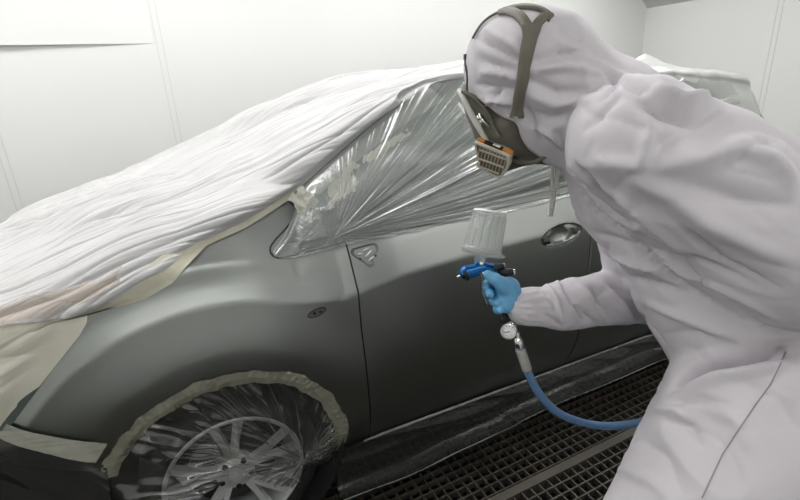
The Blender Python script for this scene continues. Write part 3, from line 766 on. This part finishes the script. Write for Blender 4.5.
# ------------------------------------------------------------------ the painter
base = atd(760, 420, 1.0)
person = empty('person', (base[0], base[1], 0))
tag(person, 'person in pale grey hooded coverall leaning forward with a spray gun', 'person')
def A(px, py, d): return atd(px, py, d)
hipL, kneeL, footL = A(764, 405, .94), A(672, 600, .93), None
hipR, kneeR = A(780, 400, 1.14), A(668, 560, 1.20)
kneeL = A(648, 600, .90); ankL = np.array([kneeL[0]+.16, kneeL[1]-.02, .12]); ankR = np.array([kneeR[0]+.02, kneeR[1]+.03, .12])
kn2 = kneeL
SH_L, EL_L, WR_L = A(634, 142, .835), A(806, 242, .80), A(960, 330, .95)
SH_R, EL_R, WR_R = A(622, 190, 1.12), A(652, 292, 1.24), A(524.5, 306.5, 1.105)
CH, BL = A(652, 180, 1.02), A(735, 290, 1.02)
def suit_sdf(p):
    f = rc(p, CH, BL, .150, .165)
    f = smin(f, rc(p, A(650, 185, 1.09), A(735, 290, 1.10), .125, .14), .06)
    f = smin(f, rc(p, BL, A(785, 385, 1.03), .165, .185), .07)
    f = smin(f, rc(p, A(612, 120, .97), CH, .105, .14), .08)       # neck yoke
    f = smin(f, rc(p, A(690, 190, .97), A(770, 290, .97), .12, .15), .08)  # back
    # arms
    g = rc(p, SH_L, EL_L, .112, .134); g = smin(g, rc(p, EL_L, WR_L, .132, .06), .05)
    f = smin(f, g, .005)
    g = smin(rc(p, SH_R, EL_R, .10, .080), rc(p, EL_R, A(560, 306, 1.14), .074, .056), .03)
    g = smin(g, rc(p, A(570, 306, 1.15), WR_R, .053, .042), .02)
    f = smin(f, g, .02)
    # hips and legs
    g = smin(rc(p, hipL, kneeL, .17, .135), rc(p, kneeL, ankL, .115, .085), .04)
    g = smin(g, smin(rc(p, hipR, kneeR, .155, .115), rc(p, kneeR, ankR, .11, .085), .04), .05)
    f = smin(f, g, .012)
    # hood
    h = rc(p, A(530, 69, .985), A(544, 92, 1.0), .119, .112)
    h = smin(h, rc(p, A(512, 62, 1.0), A(520, 84, 1.02), .088, .085), .05)
    h = smin(h, rc(p, A(556, 88, .99), A(618, 128, .97), .108, .105), .05)
    h = smin(h, rc(p, A(556, 132, 1.01), A(600, 140, 1.0), .055, .08), .05)
    f = smin(f, h, .03)
    return f
lo = np.array([.2, -1.35, -.0]); hi = np.array([1.95, -.05, 1.68])
V, F = nets(suit_sdf, lo, hi, .006)
# face opening: cut away what lies beyond the hood's edge
fc = A(478, 128, 1.04); fdir = A(478, 140, 1.06)-A(545, 75, .99); fdir /= np.linalg.norm(fdir)
# cuff opening stays closed round the glove
N = vnormals(V, F)
# relax
def relax(V, F, it=2, k=.5):
    F = np.asarray(F)
    for _ in range(it):
        s = np.zeros_like(V); c = np.zeros(len(V))
        for a in range(4):
            np.add.at(s, F[:, a], V[F[:, (a+1) % 4]]+V[F[:, (a-1) % 4]]); np.add.at(c, F[:, a], 2)
        V = V*(1-k)+k*s/c[:, None]
    return V
V = relax(V, F, 2); N = vnormals(V, F)
# folds measured on the cloth: strokes found on the surface, then pushed in or out
bv = BVHTree.FromPolygons(V.tolist(), np.asarray(F).tolist())
def hit(px, py, off=0.):
    d = ray(px, py); d = d/np.linalg.norm(d); r = bv.ray_cast(Vector(CAM), Vector(d))
    if r[0] is None: return None, None
    return np.array(r[0])+np.array(r[1])*off, np.array(r[1])
def stroke(V, N, pl, wd, amp, sharpn=1.0, taper=True):
    pts = [hit(*q)[0] for q in arc(pl, max(4, int(len(pl)*6)))]; pts = np.array([q for q in pts if q is not None])
    if len(pts) < 2: return V
    pts = cr(pts, 40) if len(pts) > 3 else arc(pts, 40)
    box_ = (V > pts.min(0)-3*wd).all(1) & (V < pts.max(0)+3*wd).all(1); idx = np.where(box_)[0]
    if not len(idx): return V
    X = V[idx]; d2 = ((X[:, None]-pts[None])**2).sum(2); j = d2.argmin(1); d = np.sqrt(d2[np.arange(len(j)), j])
    tp = np.sin(np.pi*np.clip((j+1.5)/42., 0, 1))**.6 if taper else 1.
    V = V.copy(); pr_ = np.exp(-(d/wd)**2) if amp > 0 else 1.15*np.exp(-(d/wd)**1.1*1.1); V[idx] += N[idx]*(amp*pr_*tp)[:, None]; return V
FOLDS = [
 ([(573, 172), (598, 212), (643, 252), (693, 294), (740, 320), (790, 333)], .010, -.016),
 # sleeve of the near arm
 ([(622, 92), (604, 108), (585, 130)], .012, -.008),
 ([(640, 100), (665, 112), (700, 118), (720, 105)], .016, -.020),
 ([(650, 88), (685, 100), (712, 97)], .014, .014),
 ([(600, 160), (640, 165), (650, 130), (645, 112)], .014, .011),
 ([(640, 168), (700, 158), (760, 140)], .022, .012),
 ([(655, 148), (690, 128), (735, 118)], .014, -.010),
 ([(625, 175), (670, 195), (720, 230), (790, 262)], .020, .010),
 ([(690, 185), (740, 200), (795, 206)], .022, -.009),
 ([(745, 150), (770, 160), (795, 185)], .014, .012),
 ([(680, 225), (720, 262), (780, 290)], .014, -.010),
 ([(600, 185), (640, 215), (680, 250)], .013, .009),
 ([(735, 165), (748, 150), (765, 140)], .010, -.012),
 # side of the chest
 ([(578, 165), (600, 195), (635, 222), (660, 238)], .010, -.018),
 ([(585, 190), (612, 215), (650, 232)], .009, .010),
 ([(590, 232), (640, 250), (700, 262), (760, 290)], .014, -.012),
 ([(596, 250), (650, 268), (710, 280), (770, 315)], .012, .009),
 ([(604, 275), (650, 282), (700, 300), (760, 335)], .013, -.011),
 ([(612, 288), (640, 310), (665, 345)], .012, -.010),
 ([(640, 300), (690, 320), (750, 345)], .014, .008),
 ([(660, 335), (700, 330), (760, 345)], .012, -.006),
 ([(680, 300), (730, 312), (795, 330)], .012, -.007),
 # waist crease and hip folds
 ([(672, 385), (690, 372), (720, 362), (760, 354), (798, 346)], .011, -.040),
 ([(680, 392), (720, 376), (790, 362)], .014, .014),
 ([(672, 402), (700, 398), (730, 405)], .010, -.012),
 ([(665, 420), (690, 425), (700, 445)], .012, -.010),
 ([(655, 410), (678, 412), (692, 430)], .010, .010),
 ([(700, 400), (735, 420), (750, 450)], .018, .008),
 ([(640, 440), (665, 455), (680, 490)], .016, -.008),
 ([(620, 470), (650, 480), (670, 498)], .014, .007),
 ([(740, 380), (780, 400), (795, 430)], .018, -.007),
 # forearm sleeve
 ([(545, 283), (556, 300), (562, 322)], .008, .009),
 ([(562, 284), (575, 305), (600, 328)], .008, -.012),
 ([(555, 280), (566, 292), (578, 318)], .007, .008),
 ([(578, 285), (592, 300), (612, 326)], .008, .008),
 ([(592, 288), (600, 300), (625, 320)], .009, -.010),
 ([(604, 285), (622, 300), (632, 318)], .009, .009),
 ([(620, 290), (632, 305), (645, 322)], .009, -.011),
 ([(532, 300), (545, 315), (560, 325)], .007, -.006),
 ([(535, 290), (548, 303), (552, 312)], .006, .006),
 # hood: gathers at the strap
 ([(480, 40), (500, 50), (521, 62)], .007, -.011),
 ([(478, 58), (500, 66), (521, 70)], .007, -.009),
 ([(486, 30), (505, 42), (522, 54)], .007, .008),
 ([(480, 72), (500, 74), (520, 80)], .007, .008),
 ([(476, 85), (495, 88), (516, 92)], .008, -.010),
 ([(482, 100), (498, 100), (514, 103)], .007, .009),
 ([(490, 112), (494, 98), (506, 88)], .007, -.010),
 ([(528, 62), (560, 52), (590, 52)], .009, -.010),
 ([(530, 70), (565, 66), (605, 75)], .009, .009),
 ([(528, 80), (560, 92), (598, 90)], .010, -.011),
 ([(528, 95), (555, 105), (590, 100)], .010, .008),
 ([(530, 112), (550, 118), (575, 112)], .009, -.009),
 ([(535, 128), (552, 135), (566, 150)], .008, .009),
 ([(524, 105), (534, 125), (545, 140)], .008, -.009),
 ([(560, 40), (590, 60), (625, 78)], .012, .008),
 ([(548, 20), (575, 35), (610, 60)], .010, -.007),
 ([(600, 60), (615, 80), (600, 100)], .010, -.012),
 ([(620, 78), (640, 88), (660, 90)], .010, -.012),
]
for pl, wd, amp in FOLDS: V = stroke(V, N, pl, wd*.8, amp*1.5)
# soft overall crumple
q = V*1.0
cz = noise(q[:, 0]*9, q[:, 1]*9, q[:, 2]*9)*.0035+(np.clip(ridge(q[:, 0]*6+q[:, 2]*4, q[:, 1]*6, q[:, 2]*7-q[:, 0]*3), 0, 1)**2)*.005
def crease(k, s, st):
    w_ = .35*noise(q[:, 0]*4, q[:, 1]*4, q[:, 2]*4+k)
    n_ = np.abs(noise(q[:, 0]*s*st[0]+w_, q[:, 1]*s*st[1]+k, q[:, 2]*s*st[2]+w_)); return np.exp(-n_/.10)
cz = cz-.0060*crease(3., 5., (1, 1, 1.3))*sstep(-.1, .2, noise(q[:, 0]*3, q[:, 1]*3, q[:, 2]*3+7.))-.0022*crease(9., 12., (1, 1, 1.2))
# gathered cuff
cd_ = WR_R-A(560, 306, 1.14); cl = np.linalg.norm(cd_); cu = cd_/cl; s_ = (V-A(560, 306, 1.14))@cu
e1, e2 = frame(cu); aa = np.arctan2((V-WR_R)@e1, (V-WR_R)@e2); near = np.linalg.norm(V-(A(560, 306, 1.14)+s_[:, None]*cu), axis=1) < .09
cuffk = np.where(near, sstep(cl-.055, cl-.02, s_), 0)
V = V+N*((cz*(1-cuffk)) + cuffk*.0025*np.sin(aa*15))[:, None]
F = np.asarray(F)
# open the hood at the face and open the hems
ctr = V[F].mean(1)
face_pl = [(462, 92), (474, 96), (490, 108), (502, 118), (517, 121), (520, 136), (528, 150), (545, 160), (470, 200), (440, 140)]
def inpoly(u, v, pl):
    pl = np.array(pl); c = np.zeros(len(u), bool); j = len(pl)-1
    for i in range(len(pl)):
        xi, yi = pl[i]; xj, yj = pl[j]; c ^= ((yi > v) != (yj > v)) & (u < (xj-xi)*(v-yi)/(yj-yi+1e-9)+xi); j = i
    return c
cc = (ctr-CAM)@M3; uu = cc[:, 0]/cc[:, 2]*FPX+400; vv = cc[:, 1]/cc[:, 2]*FPX+250
keep = ~(inpoly(uu, vv, face_pl) & (cc[:, 2] < 1.25) & (cc[:, 2] > .7))
keep &= ctr[:, 2] > .10
F2 = F[keep]
ed_ = np.sort(np.concatenate([F2[:, [a, (a+1) % 4]] for a in range(4)]), 1); ue, uc = np.unique(ed_, axis=0, return_counts=True); be = ue[uc == 1]
for _ in range(25):
    s_ = np.zeros_like(V); c_ = np.zeros(len(V)); np.add.at(s_, be[:, 0], V[be[:, 1]]); np.add.at(s_, be[:, 1], V[be[:, 0]]); np.add.at(c_, be.ravel(), 1)
    m_ = c_ == 2; V[m_] = .5*V[m_]+.5*s_[m_]/2
used = np.unique(F2); rem = -np.ones(len(V), int); rem[used] = np.arange(len(used)); V2 = V[used]; F2 = rem[F2]
cover = obj('coverall', V2, F2, M['suit'], person)
sd = cover.modifiers.new('thickness', 'SOLIDIFY'); sd.thickness = .003; sd.offset = -1
# side seam on the trousers
bv = BVHTree.FromPolygons(V2.tolist(), F2.tolist())
pts = [hit(*q, .001) for q in arc([(786, 352), (770, 385), (745, 420), (722, 455), (702, 498)], 40)]; pts = [p[0] for p in pts if p[0] is not None]
seamm = mat('seam_thread', (.36, .34, .36), .7)
if len(pts) > 3: MB().tube(relax_line(pts) if False else pts, .0010, 6).build('seam', seamm, person)

# the body inside the suit
def body_sdf(p):
    f = rc(p, A(532, 72, 1.0), A(524, 92, 1.01), .095, .08)
    f = smin(f, rc(p, A(512, 110, 1.03), A(520, 118, 1.03), .05, .045), .04)
    f = smin(f, rc(p, A(540, 95, 1.0), A(610, 125, .98), .055, .06), .03)
    f = smin(f, rc(p, CH, BL, .115, .12), .05); f = smin(f, rc(p, BL, A(785, 385, 1.03), .12, .13), .05)
    for a, b, c, r1, r2, r3 in ((SH_L, EL_L, WR_L, .055, .045, .03), (SH_R, EL_R, WR_R, .055, .042, .028), (hipL, kneeL, ankL, .085, .06, .04), (hipR, kneeR, ankR, .085, .06, .04)):
        f = smin(f, smin(rc(p, a, b, r1, r2), rc(p, b, c, r2, r3), .02), .04)
    return f
Vb, Fb = nets(body_sdf, lo, hi, .016); obj('body', relax(Vb, Fb, 2), Fb, M['skin'], person)
# boots
for nm, an in (('boot', ankL), ('boot', ankR)):
    f_ = lambda p: np.maximum(smin(rc(p, an, an+[-.02, 0, -.06], .055, .05), rc(p, an+[.03, 0, -.075], an+[-.17, 0, -.08], .042, .042), .03), -(p[..., 2]-.0))
    Vb, Fb = nets(f_, an-[.3, .12, .14], an+[.15, .12, .08], .008); obj(nm, relax(Vb, Fb, 1), Fb, M['black'], person)

# respirator
resp = empty('respirator', parent_world(person)); resp.parent = person; resp.location = (0, 0, 0)
def mask_sdf(p):
    f = rc(p, A(482, 112, 1.03), A(500, 130, 1.04), .030, .050)
    f = smin(f, rc(p, A(500, 130, 1.04), A(528, 140, 1.04), .050, .052), .03)
    f = smin(f, rc(p, A(464, 96, 1.03), A(484, 114, 1.03), .012, .03), .02)
    f = smin(f, rc(p, A(515, 118, 1.02), A(525, 105, 1.0), .05, .05), .03)
    return f
Vm, Fm = nets(mask_sdf, A(500, 120, 1.04)-.16, A(500, 120, 1.04)+.16, .004)
obj('facepiece', relax(Vm, Fm, 2), Fm, M['mask'], resp)
def chin_sdf(p):
    f = rc(p, A(512, 150, 1.05), A(552, 160, 1.03), .024, .012)
    return smin(f, rc(p, A(504, 165, 1.07), A(528, 158, 1.06), .016, .014), .02)
Vm, Fm = nets(chin_sdf, A(525, 155, 1.05)-.13, A(525, 155, 1.05)+.13, .004)
obj('chin_cup', relax(Vm, Fm, 1), Fm, M['maskdark'], resp)
mb = MB(); mb.tube(cr([A(512, 160, 1.03), A(530, 163, 1.0), (A(545, 157, .985)), A(556, 152, .99)], 20), .0045, 10); mb.build('neck_strap', M['mask'], resp)
mb = MB(); mb.tube(cr([A(459, 90, 1.02), A(463, 98, 1.0), A(470, 112, .995), A(480, 130, .995), A(488, 143, 1.0)], 24), [.0045+.002*math.sin(i/23*3.1) for i in range(24)], 12); mb.build('visor_rim', M['rim'], resp)
mb = MB(); mb.tube(cr([A(462, 91, 1.0), A(476, 99, .985), A(488, 113, .98), A(494, 128, .985), A(500, 138, .985)], 24), .0045, 10); mb.build('face_seal', M['mask'], resp)
# visor dome on the car side
th1 = np.linspace(-1, 1, 20)[:, None]; th2 = np.linspace(-1, 1, 16)[None]
ctrv = A(492, 108, 1.08); fw = A(462, 128, 1.12)-A(500, 100, 1.05); fw /= np.linalg.norm(fw); sdv = np.array([0.35, .93, 0]); sdv -= fw*sdv.dot(fw); sdv /= np.linalg.norm(sdv); upv = np.cross(sdv, fw)
Pv = ctrv+sdv*(th1*.085+0*th2)[..., None]+upv*(th2*.055+0*th1)[..., None]+fw*(.055*np.sqrt(np.clip(1-.7*th1**2, 0, 1))+0*th2)[..., None]
obj('visor', *grid(Pv), M['visor'], resp)
mb = MB()
for px, py in ((481.5, 118), (484, 122)): p0 = A(px, py, .985); mb.cyl(p0, p0+np.array([0, .02, 0]), .006, n=14)
mb.tube([A(479, 114, .985), A(483, 121, .983), A(489, 127, .985)], .0035, 8); mb.build('buckle', M['chrome'], resp)
# filter cartridge: rounded square box, grille facing the camera
gc = A(489.5, 160, .985)
c00, c10, c11, c01 = A(474, 143, .985), A(505, 154, .965), A(505, 178, 1.0), A(480, 170, 1.015)
ux = (c10-c00); ux /= np.linalg.norm(ux); vy = (c01-c00); vy -= ux*vy.dot(ux); vy /= np.linalg.norm(vy); nz_ = np.cross(ux, vy); nz_ *= -np.sign(nz_.dot(gc-CAM)); 
def quadp(pl, m=10):
    return arc(list(pl)+[pl[0]], m)
cen = (A(475, 142, .985)+A(510, 155, .97)+A(501, 178, 1.0)+A(479, 168, 1.01))/4
corn = [A(474, 141, .985), A(511, 154, .97), A(510, 165, .985), A(501, 179, 1.0), A(494, 180, 1.0), A(478, 169, 1.01)]
corn = [cen+(c-cen)-nz_*(c-cen).dot(nz_) for c in corn]
loop = arc(corn+[corn[0]], 61)[:-1]
for _ in range(2): loop = .5*loop+.25*(np.roll(loop, 1, 0)+np.roll(loop, -1, 0))
def ringmesh(rs):
    m_ = len(rs[0]); V = np.concatenate(rs); F = [[i*m_+k, i*m_+(k+1) % m_, (i+1)*m_+(k+1) % m_, (i+1)*m_+k] for i in range(len(rs)-1) for k in range(m_)]
    F.append([k for k in range(m_)][::-1]); F.append([(len(rs)-1)*m_+k for k in range(m_)]); return V, F
sc = lambda f, d: cen+(loop-cen)*f+nz_*d
cart = obj('filter_cartridge', *ringmesh([sc(.6, -.035), sc(.93, -.030), sc(1.0, -.022), sc(1.02, -.004), sc(.98, .003), sc(.88, .003), sc(.86, -.001)]), M['cart'], resp); sharp(cart, 45)
mb = MB()
for k in np.linspace(-.8, .8, 9):
    a, b = cen+ux*k*.036+vy*.03, cen+ux*k*.036-vy*.03
    mb.box((a+b)/2+nz_*.0025, (.0012, .060 if abs(k) < .5 else .05, .002), [ux, vy, nz_])
for k in (-.55, .1, .7): mb.box(cen+vy*k*.030+nz_*.0028-ux*.002*k, (.062-.010*(k+.5), .003, .0035), [ux, vy, nz_])
mb.build('grille_bars', M['grillebar'], cart, False)
obj('grille', *ringmesh([sc(.87, .0), sc(.86, .0012)]), M['grille'], cart)
# label band round the rim top: black with orange ends
topd = (c10-c00); L_ = np.linalg.norm(topd)
e_a, e_b = corn[0], corn[1]; un = e_b-e_a; ulen = np.linalg.norm(un); un /= ulen; bn = np.cross(un, nz_); bn *= np.sign(bn.dot(np.array([0, 0, 1])))
def band(a, b, m, nm, o_=0.0015): MB().box(e_a+un*ulen*(a+b)/2+bn*o_-nz_*.012, (ulen*(b-a), .003, .013), [un, bn, nz_]).build(nm, m, cart, False)
band(.06, .24, M['orange'], 'orange_label'); band(.24, .76, M['label'], 'black_label'); band(.76, 1.02, M['orange'], 'orange_label')
mb = MB()
for k, ww_ in ((.50, .004), (.555, .003), (.60, .004), (.65, .0035)): mb.box(e_a+un*ulen*k+bn*.0034-nz_*.012, (ww_, .0012, .007), [un, bn, nz_])
mb.build('printed_mark', M['white'], cart, False)
mb = MB(); mb.cyl(cen-nz_*.03, A(508, 146, 1.04), .024, .03, n=24); mb.build('filter_port', M['mask'], resp)

# head harness straps on the hood
bv = BVHTree.FromPolygons(V2.tolist(), F2.tolist())
def line_on(pl, n, off, wd, sm=3):
    P = []; Nn = []
    for q in cr(np.array(pl, float), n):
        a, b = hit(q[0], q[1], off)
        if a is None: continue
        P.append(a); Nn.append(b)
    P = np.array(P); Nn = np.array(Nn)
    for _ in range(sm):
        P[1:-1] = .5*P[1:-1]+.25*(P[2:]+P[:-2]); Nn[1:-1] = .5*Nn[1:-1]+.25*(Nn[2:]+Nn[:-2])
    Nn /= np.linalg.norm(Nn, axis=1)[:, None]
    return P, Nn
har = MB()
P, Nn = line_on([(531, 25), (530, 38), (526, 55), (524, 72), (521, 90), (518, 105), (517, 116)], 30, .004, .02, 5)
w1 = np.interp(np.linspace(0, 1, len(P)), [0, .15, .5, .9, 1], [.040, .027, .023, .021, .028])
har.ribbon(P, Nn, w1, .0035)
# continue over the crown to the far side: arms of the crown piece
P, Nn = line_on([(533, 30), (539, 22), (545, 17), (551, 19)], 14, .003, .02, 3); har.ribbon(P, Nn, .018, .0035)
P, Nn = line_on([(528, 29), (522, 19), (512, 13), (502, 13)], 14, .003, .02, 3); har.ribbon(P, Nn, .020, .0035)
P, Nn = line_on([(499, 14), (512, 9.5), (527, 8), (541, 11), (551, 19)], 20, .003, .02, 3); har.ribbon(P, Nn, .013, .0035)
har.build('head_harness', M['mask'], resp)
sb = MB(); 
P, Nn = line_on([(500, 14), (490, 19), (481, 28), (474, 40)], 16, .004, .01, 3); sb.ribbon(P, Nn, .006, .002)
q = [A(473, 40, .985), A(467, 55, .99), A(465, 62, .99), A(467, 75, .99), A(467, 92, 1.0)]
sb.tube(cr(q, 24), .0020, 6); sb.build('side_strap', M['maskdark'], resp)
for a in ((466, 57), (467.5, 68)):
    MB().box(A(*a, .988), (.009, .005, .011)).build('strap_buckle', M['maskdark'], resp, False)
sb = MB(); 
tabp = [hit(514, 114, .006), hit(519, 121, .008)]
if tabp[0][0] is not None:
    sb.ribbon([tabp[0][0], A(519, 121, 1.0-.03)], [tabp[0][1]]*2, [.022, .04], .003); sb.build('strap_end', M['rim'], resp)
# drawstring: two twisted cords hanging from the hood's chin
for nm, tx, bx in (('drawstring', 552.5, 549.5), ('drawstring', 558.5, 551)):
    p0, p1 = A(tx, 156, 1.0), A(bx, 216, 1.0)
    n_ = 220; t = np.linspace(0, 1, n_)[:, None]; L0 = p0*(1-t)+p1*t+np.array([1, 0, 0])*(.004*np.sin(t*3.1))
    c1 = MB()
    for ph in (0, math.pi):
        q = L0+np.array([1, .0, 0])*(.0030*np.cos(t*78+ph))+np.array([0, 1, 0])*(.0024*np.sin(t*78+ph)); c1.tube(q, .0013+.0009*np.abs(np.sin(np.linspace(0, 1, n_)*78)), 6)
    c1.build(nm, M['chain'], person)

# gloved right hand gripping the gun
HD = 1.085
def H(px, py, d=HD): return A(px, py, d)
def hand_sdf(p):
    f = rc(p, H(519, 303, 1.11), H(508, 293, 1.105), .026, .025)      # wrist to palm
    f = smin(f, rc(p, H(508, 288, 1.10), H(505, 303, 1.10), .021, .023), .02)
    f = smin(f, rc(p, H(509.5, 286.5, 1.09), H(502, 284.5, 1.075), .019, .016), .015)   # thumb root
    th_ = smin(rc(p, H(504, 286, 1.075), H(495, 279, 1.065), .0155, .013), rc(p, H(495, 279, 1.065), H(488, 274.5, 1.065), .0128, .0105), .006)
    f = smin(f, th_, .010)
    for (a, b, c) in (((508, 286, 1.14), (489, 283, 1.13), (486.5, 287, 1.10)), ((507, 292, 1.14), (489, 292, 1.125), (490, 294, 1.085)), ((509, 299, 1.14), (494, 301, 1.12), (498, 302.5, 1.085)), ((512, 305, 1.13), (498, 309, 1.11), (500.5, 309.5, 1.085))):
        g = smin(rc(p, H(*a), H(*b), .0118, .0112), rc(p, H(*b), H(*c), .0112, .0100), .004)
        f = smin(f, g, .0018)
    return f
Vh, Fh = nets(hand_sdf, H(506, 292)-.11, H(506, 292)+.11, .0021)
Vh = relax(Vh, Fh, 1); Nh = vnormals(Vh, Fh)
Vh = Vh+Nh*(noise(Vh[:, 0]*55, Vh[:, 1]*55, Vh[:, 2]*55)*.0010)[:, None]
obj('glove', Vh, Fh, M['glove'], person)
f_ = lambda p: smin(rc(p, WR_L, WR_L+[.03, 0, -.06], .036, .036), rc(p, WR_L+[.03, 0, -.06], WR_L+[.03, .0, -.13], .03, .018), .02)
Vh, Fh = nets(f_, WR_L-.2, WR_L+.2, .008); obj('glove', relax(Vh, Fh, 1), Fh, M['glove'], person)
# ------------------------------------------------------------------ spray gun, gauge and hose
GD = 1.10
G = lambda px, py, d=GD: atd(px, py, d)
gun = empty('spray_gun', G(490, 290)); tag(gun, 'blue spray gun with clear gravity cup held in the gloved hand', 'spray gun')
def body_g(p):
    f = rc(p, G(466, 272.5, 1.10), G(476, 270, 1.10), .0165, .0145)
    f = smin(f, rc(p, G(476, 269, 1.10), G(484, 268, 1.10), .011, .011), .005)
    f = smin(f, rc(p, G(484, 268, 1.10), G(496, 271, 1.105), .0145, .0145), .008)
    f = smin(f, rc(p, G(496, 271, 1.105), G(503, 283, 1.115), .0145, .0135), .010)
    f = smin(f, rc(p, G(503, 283, 1.115), G(504, 315, 1.125), .0125, .0125), .010)
    f = smin(f, rc(p, G(478, 262, 1.10), G(478, 270, 1.10), .008, .010), .006)
    return f
Vg, Fg = nets(body_g, G(487, 290)-.11, G(487, 290)+.11, .0022); obj('gun_body', relax(Vg, Fg, 1), Fg, M['blue'], gun)
MB().lathe(G(468, 272.5), G(460, 276), [(0, .013), (.004, .0175), (.011, .0165), (.013, .012)], 24).build('air_cap', M['black'], gun)
MB().lathe(G(462, 275), G(456, 277.5), [(0, .0035), (.006, .0032), (.011, .002), (.0135, .0012)], 16).build('nozzle', M['chrome'], gun)
for a, b, r1, nm, m_ in (((494, 268), (504, 266), .0078, 'fan_knob', 'black'), ((500, 272.5), (513, 272), .0088, 'fluid_knob', 'black'), ((503, 266), (505, 265.8), .0062, 'knob_cap', 'chrome'), ((512.5, 272), (515, 271.8), .0065, 'knob_cap', 'chrome'), ((482, 266), (481.5, 262), .005, 'set_screw', 'chrome'), ((483, 272), (485, 275), .005, 'set_screw', 'chrome')):
    MB().cyl(G(*a, 1.085), G(*b, 1.085), r1, n=18, bev=.001).build(nm, M[m_], gun)
tr = MB(); tr.tube(cr([G(480, 270, 1.09), G(482, 281, 1.10), G(483, 294, 1.12), G(487, 305, 1.13)], 16), .0035, 8); tr.build('trigger', M['chrome'], gun)
# cup
ca, cb_ = G(481.5, 251), G(490, 213)
ax_ = (cb_-ca); Lc = np.linalg.norm(ax_); un_ = ax_/Lc
cup = MB(); cup.lathe(ca, cb_, [(0, .0440), (.004, .0445), (Lc*.5, .0418), (Lc-.004, .0390), (Lc, .0365)], 48, False); cup.lathe(ca, cb_, [(Lc, .0365), (Lc+.0005, .0)], 48, False)
cp = cup.build('cup', M['cup'], gun); sharp(cp, 50)
ring = MB(); ring.lathe(ca-un_*.006, cb_, [(-.004, .040), (0, .047), (.006, .0485), (.011, .0465), (.012, .0445)], 48, False); ring.build('cup_collar', M['cup'], gun)
ring = MB(); ring.lathe(ca-un_*.034, cb_, [(0, .009), (.006, .0095), (.008, .013), (.020, .0135), (.022, .020), (.027, .036), (.030, .043)], 40, False); ring.build('cup_funnel', M['cup'], gun)
rb = MB(); rb.lathe(ca, cb_, [(Lc-.002, .0385), (Lc+.003, .0375), (Lc+.003, .0345), (Lc, .034)], 48, False); rb.build('cup_base', mat('cup_white', (.75, .77, .76), .3), gun)
p_, q_ = frame(un_)
gr = MB()
for k in range(16):
    a = 2*math.pi*k/16; d = p_*math.cos(a)+q_*math.sin(a)
    gr.tube([ca+un_*.01+d*.0437, ca+un_*(Lc-.006)+d*.0388], .0009, 5)
gr.build('cup_ribs', M['cup'], gun)
lb = MB(); lb.box(ca-un_*.002+(G(502, 256)-G(482, 251))/np.linalg.norm(G(502, 256)-G(482, 251))*.048, (.014, .01, .004)); lb.build('collar_tab', M['cup'], gun, False)
# stem below the grip: swivel, gauge, connector
MB().lathe(G(504, 313, 1.12), G(504.5, 324, 1.12), [(0, .010), (.006, .011), (.018, .011), (.022, .009)], 20).build('air_valve', M['black'], gun)
st = MB(); st.cyl(G(504.5, 322, 1.12), G(511, 322, 1.12), .006, n=14); st.cyl(G(511, 318, 1.12), G(515.5, 333, 1.12), .0085, n=16); st.build('swivel', M['chrome'], gun)
MB().cyl(G(506, 324, 1.11), G(509, 331, 1.11), .006, n=14).build('gauge_stem', M['chrome'], gun)
gcn = G(508.6, 331.5, 1.085); toC = (CAM-gcn); toC /= np.linalg.norm(toC); toC = toC*.85+np.array([-.3, -.2, 0]); toC /= np.linalg.norm(toC)
ga = MB(); ga.lathe(gcn-toC*.012, gcn, [(0, .014), (.003, .0185), (.012, .0185), (.015, .0175), (.0155, .0155), (.012, .0150)], 40, False); g_ = ga.build('gauge', M['chrome'], gun); sharp(g_, 40)
MB().lathe(gcn-toC*.001, gcn, [(0, .0155), (.0012, .0152)], 36).build('dial', M['dial'], g_)
gp, gq = frame(toC); tk = MB()
for k in range(9):
    a = math.radians(-130+k*32.5); d = gp*math.cos(a)+gq*math.sin(a); tk.tube([gcn+toC*.0008+d*.010, gcn+toC*.0008+d*.0135], .0005, 4)
tk.build('dial_ticks', M['label'], g_, False)
MB().tube([gcn+toC*.001-gp*.003, gcn+toC*.001+gp*.009+gq*.003], .0009, 5).build('needle', M['label'], g_, False)
MB().lathe(G(515, 331, 1.12), G(522, 353, 1.125), [(0, .008), (.004, .010), (.010, .010), (.012, .0085), (.018, .0085), (.02, .011), (.036, .011), (.038, .0095), (.052, .0095)], 24).build('hose_coupling', M['chrome'], gun)
ho = MB()
hp = [G(519.5, 347, 1.125), G(524, 360, 1.13), G(530, 377, 1.14), G(541, 396, 1.16), G(557, 412, 1.18), G(580, 422, 1.20), G(605, 426, 1.21), G(632, 424, 1.20), G(655, 418, 1.18), G(700, 405, 1.14+.2), G(760, 410, 1.40)]
end = np.array([hp[-1][0]+.5, hp[-1][1]+.1, .02]); hp += [end, end+[1.2, -.2, -.008]]
P = cr(np.array(hp), 170); ho.tube(P, .0098, 14); hs = ho.build('air_hose', M['hose']); tag(hs, 'blue air hose curving from the spray gun behind the legs', 'hose')
sl = MB(); sl.tube(P[1:12], .0118, 14); sl.build('hose_sleeve', mat('worn_sleeve', (.33, .33, .30), .5, vary=.2, vscale=60), hs)
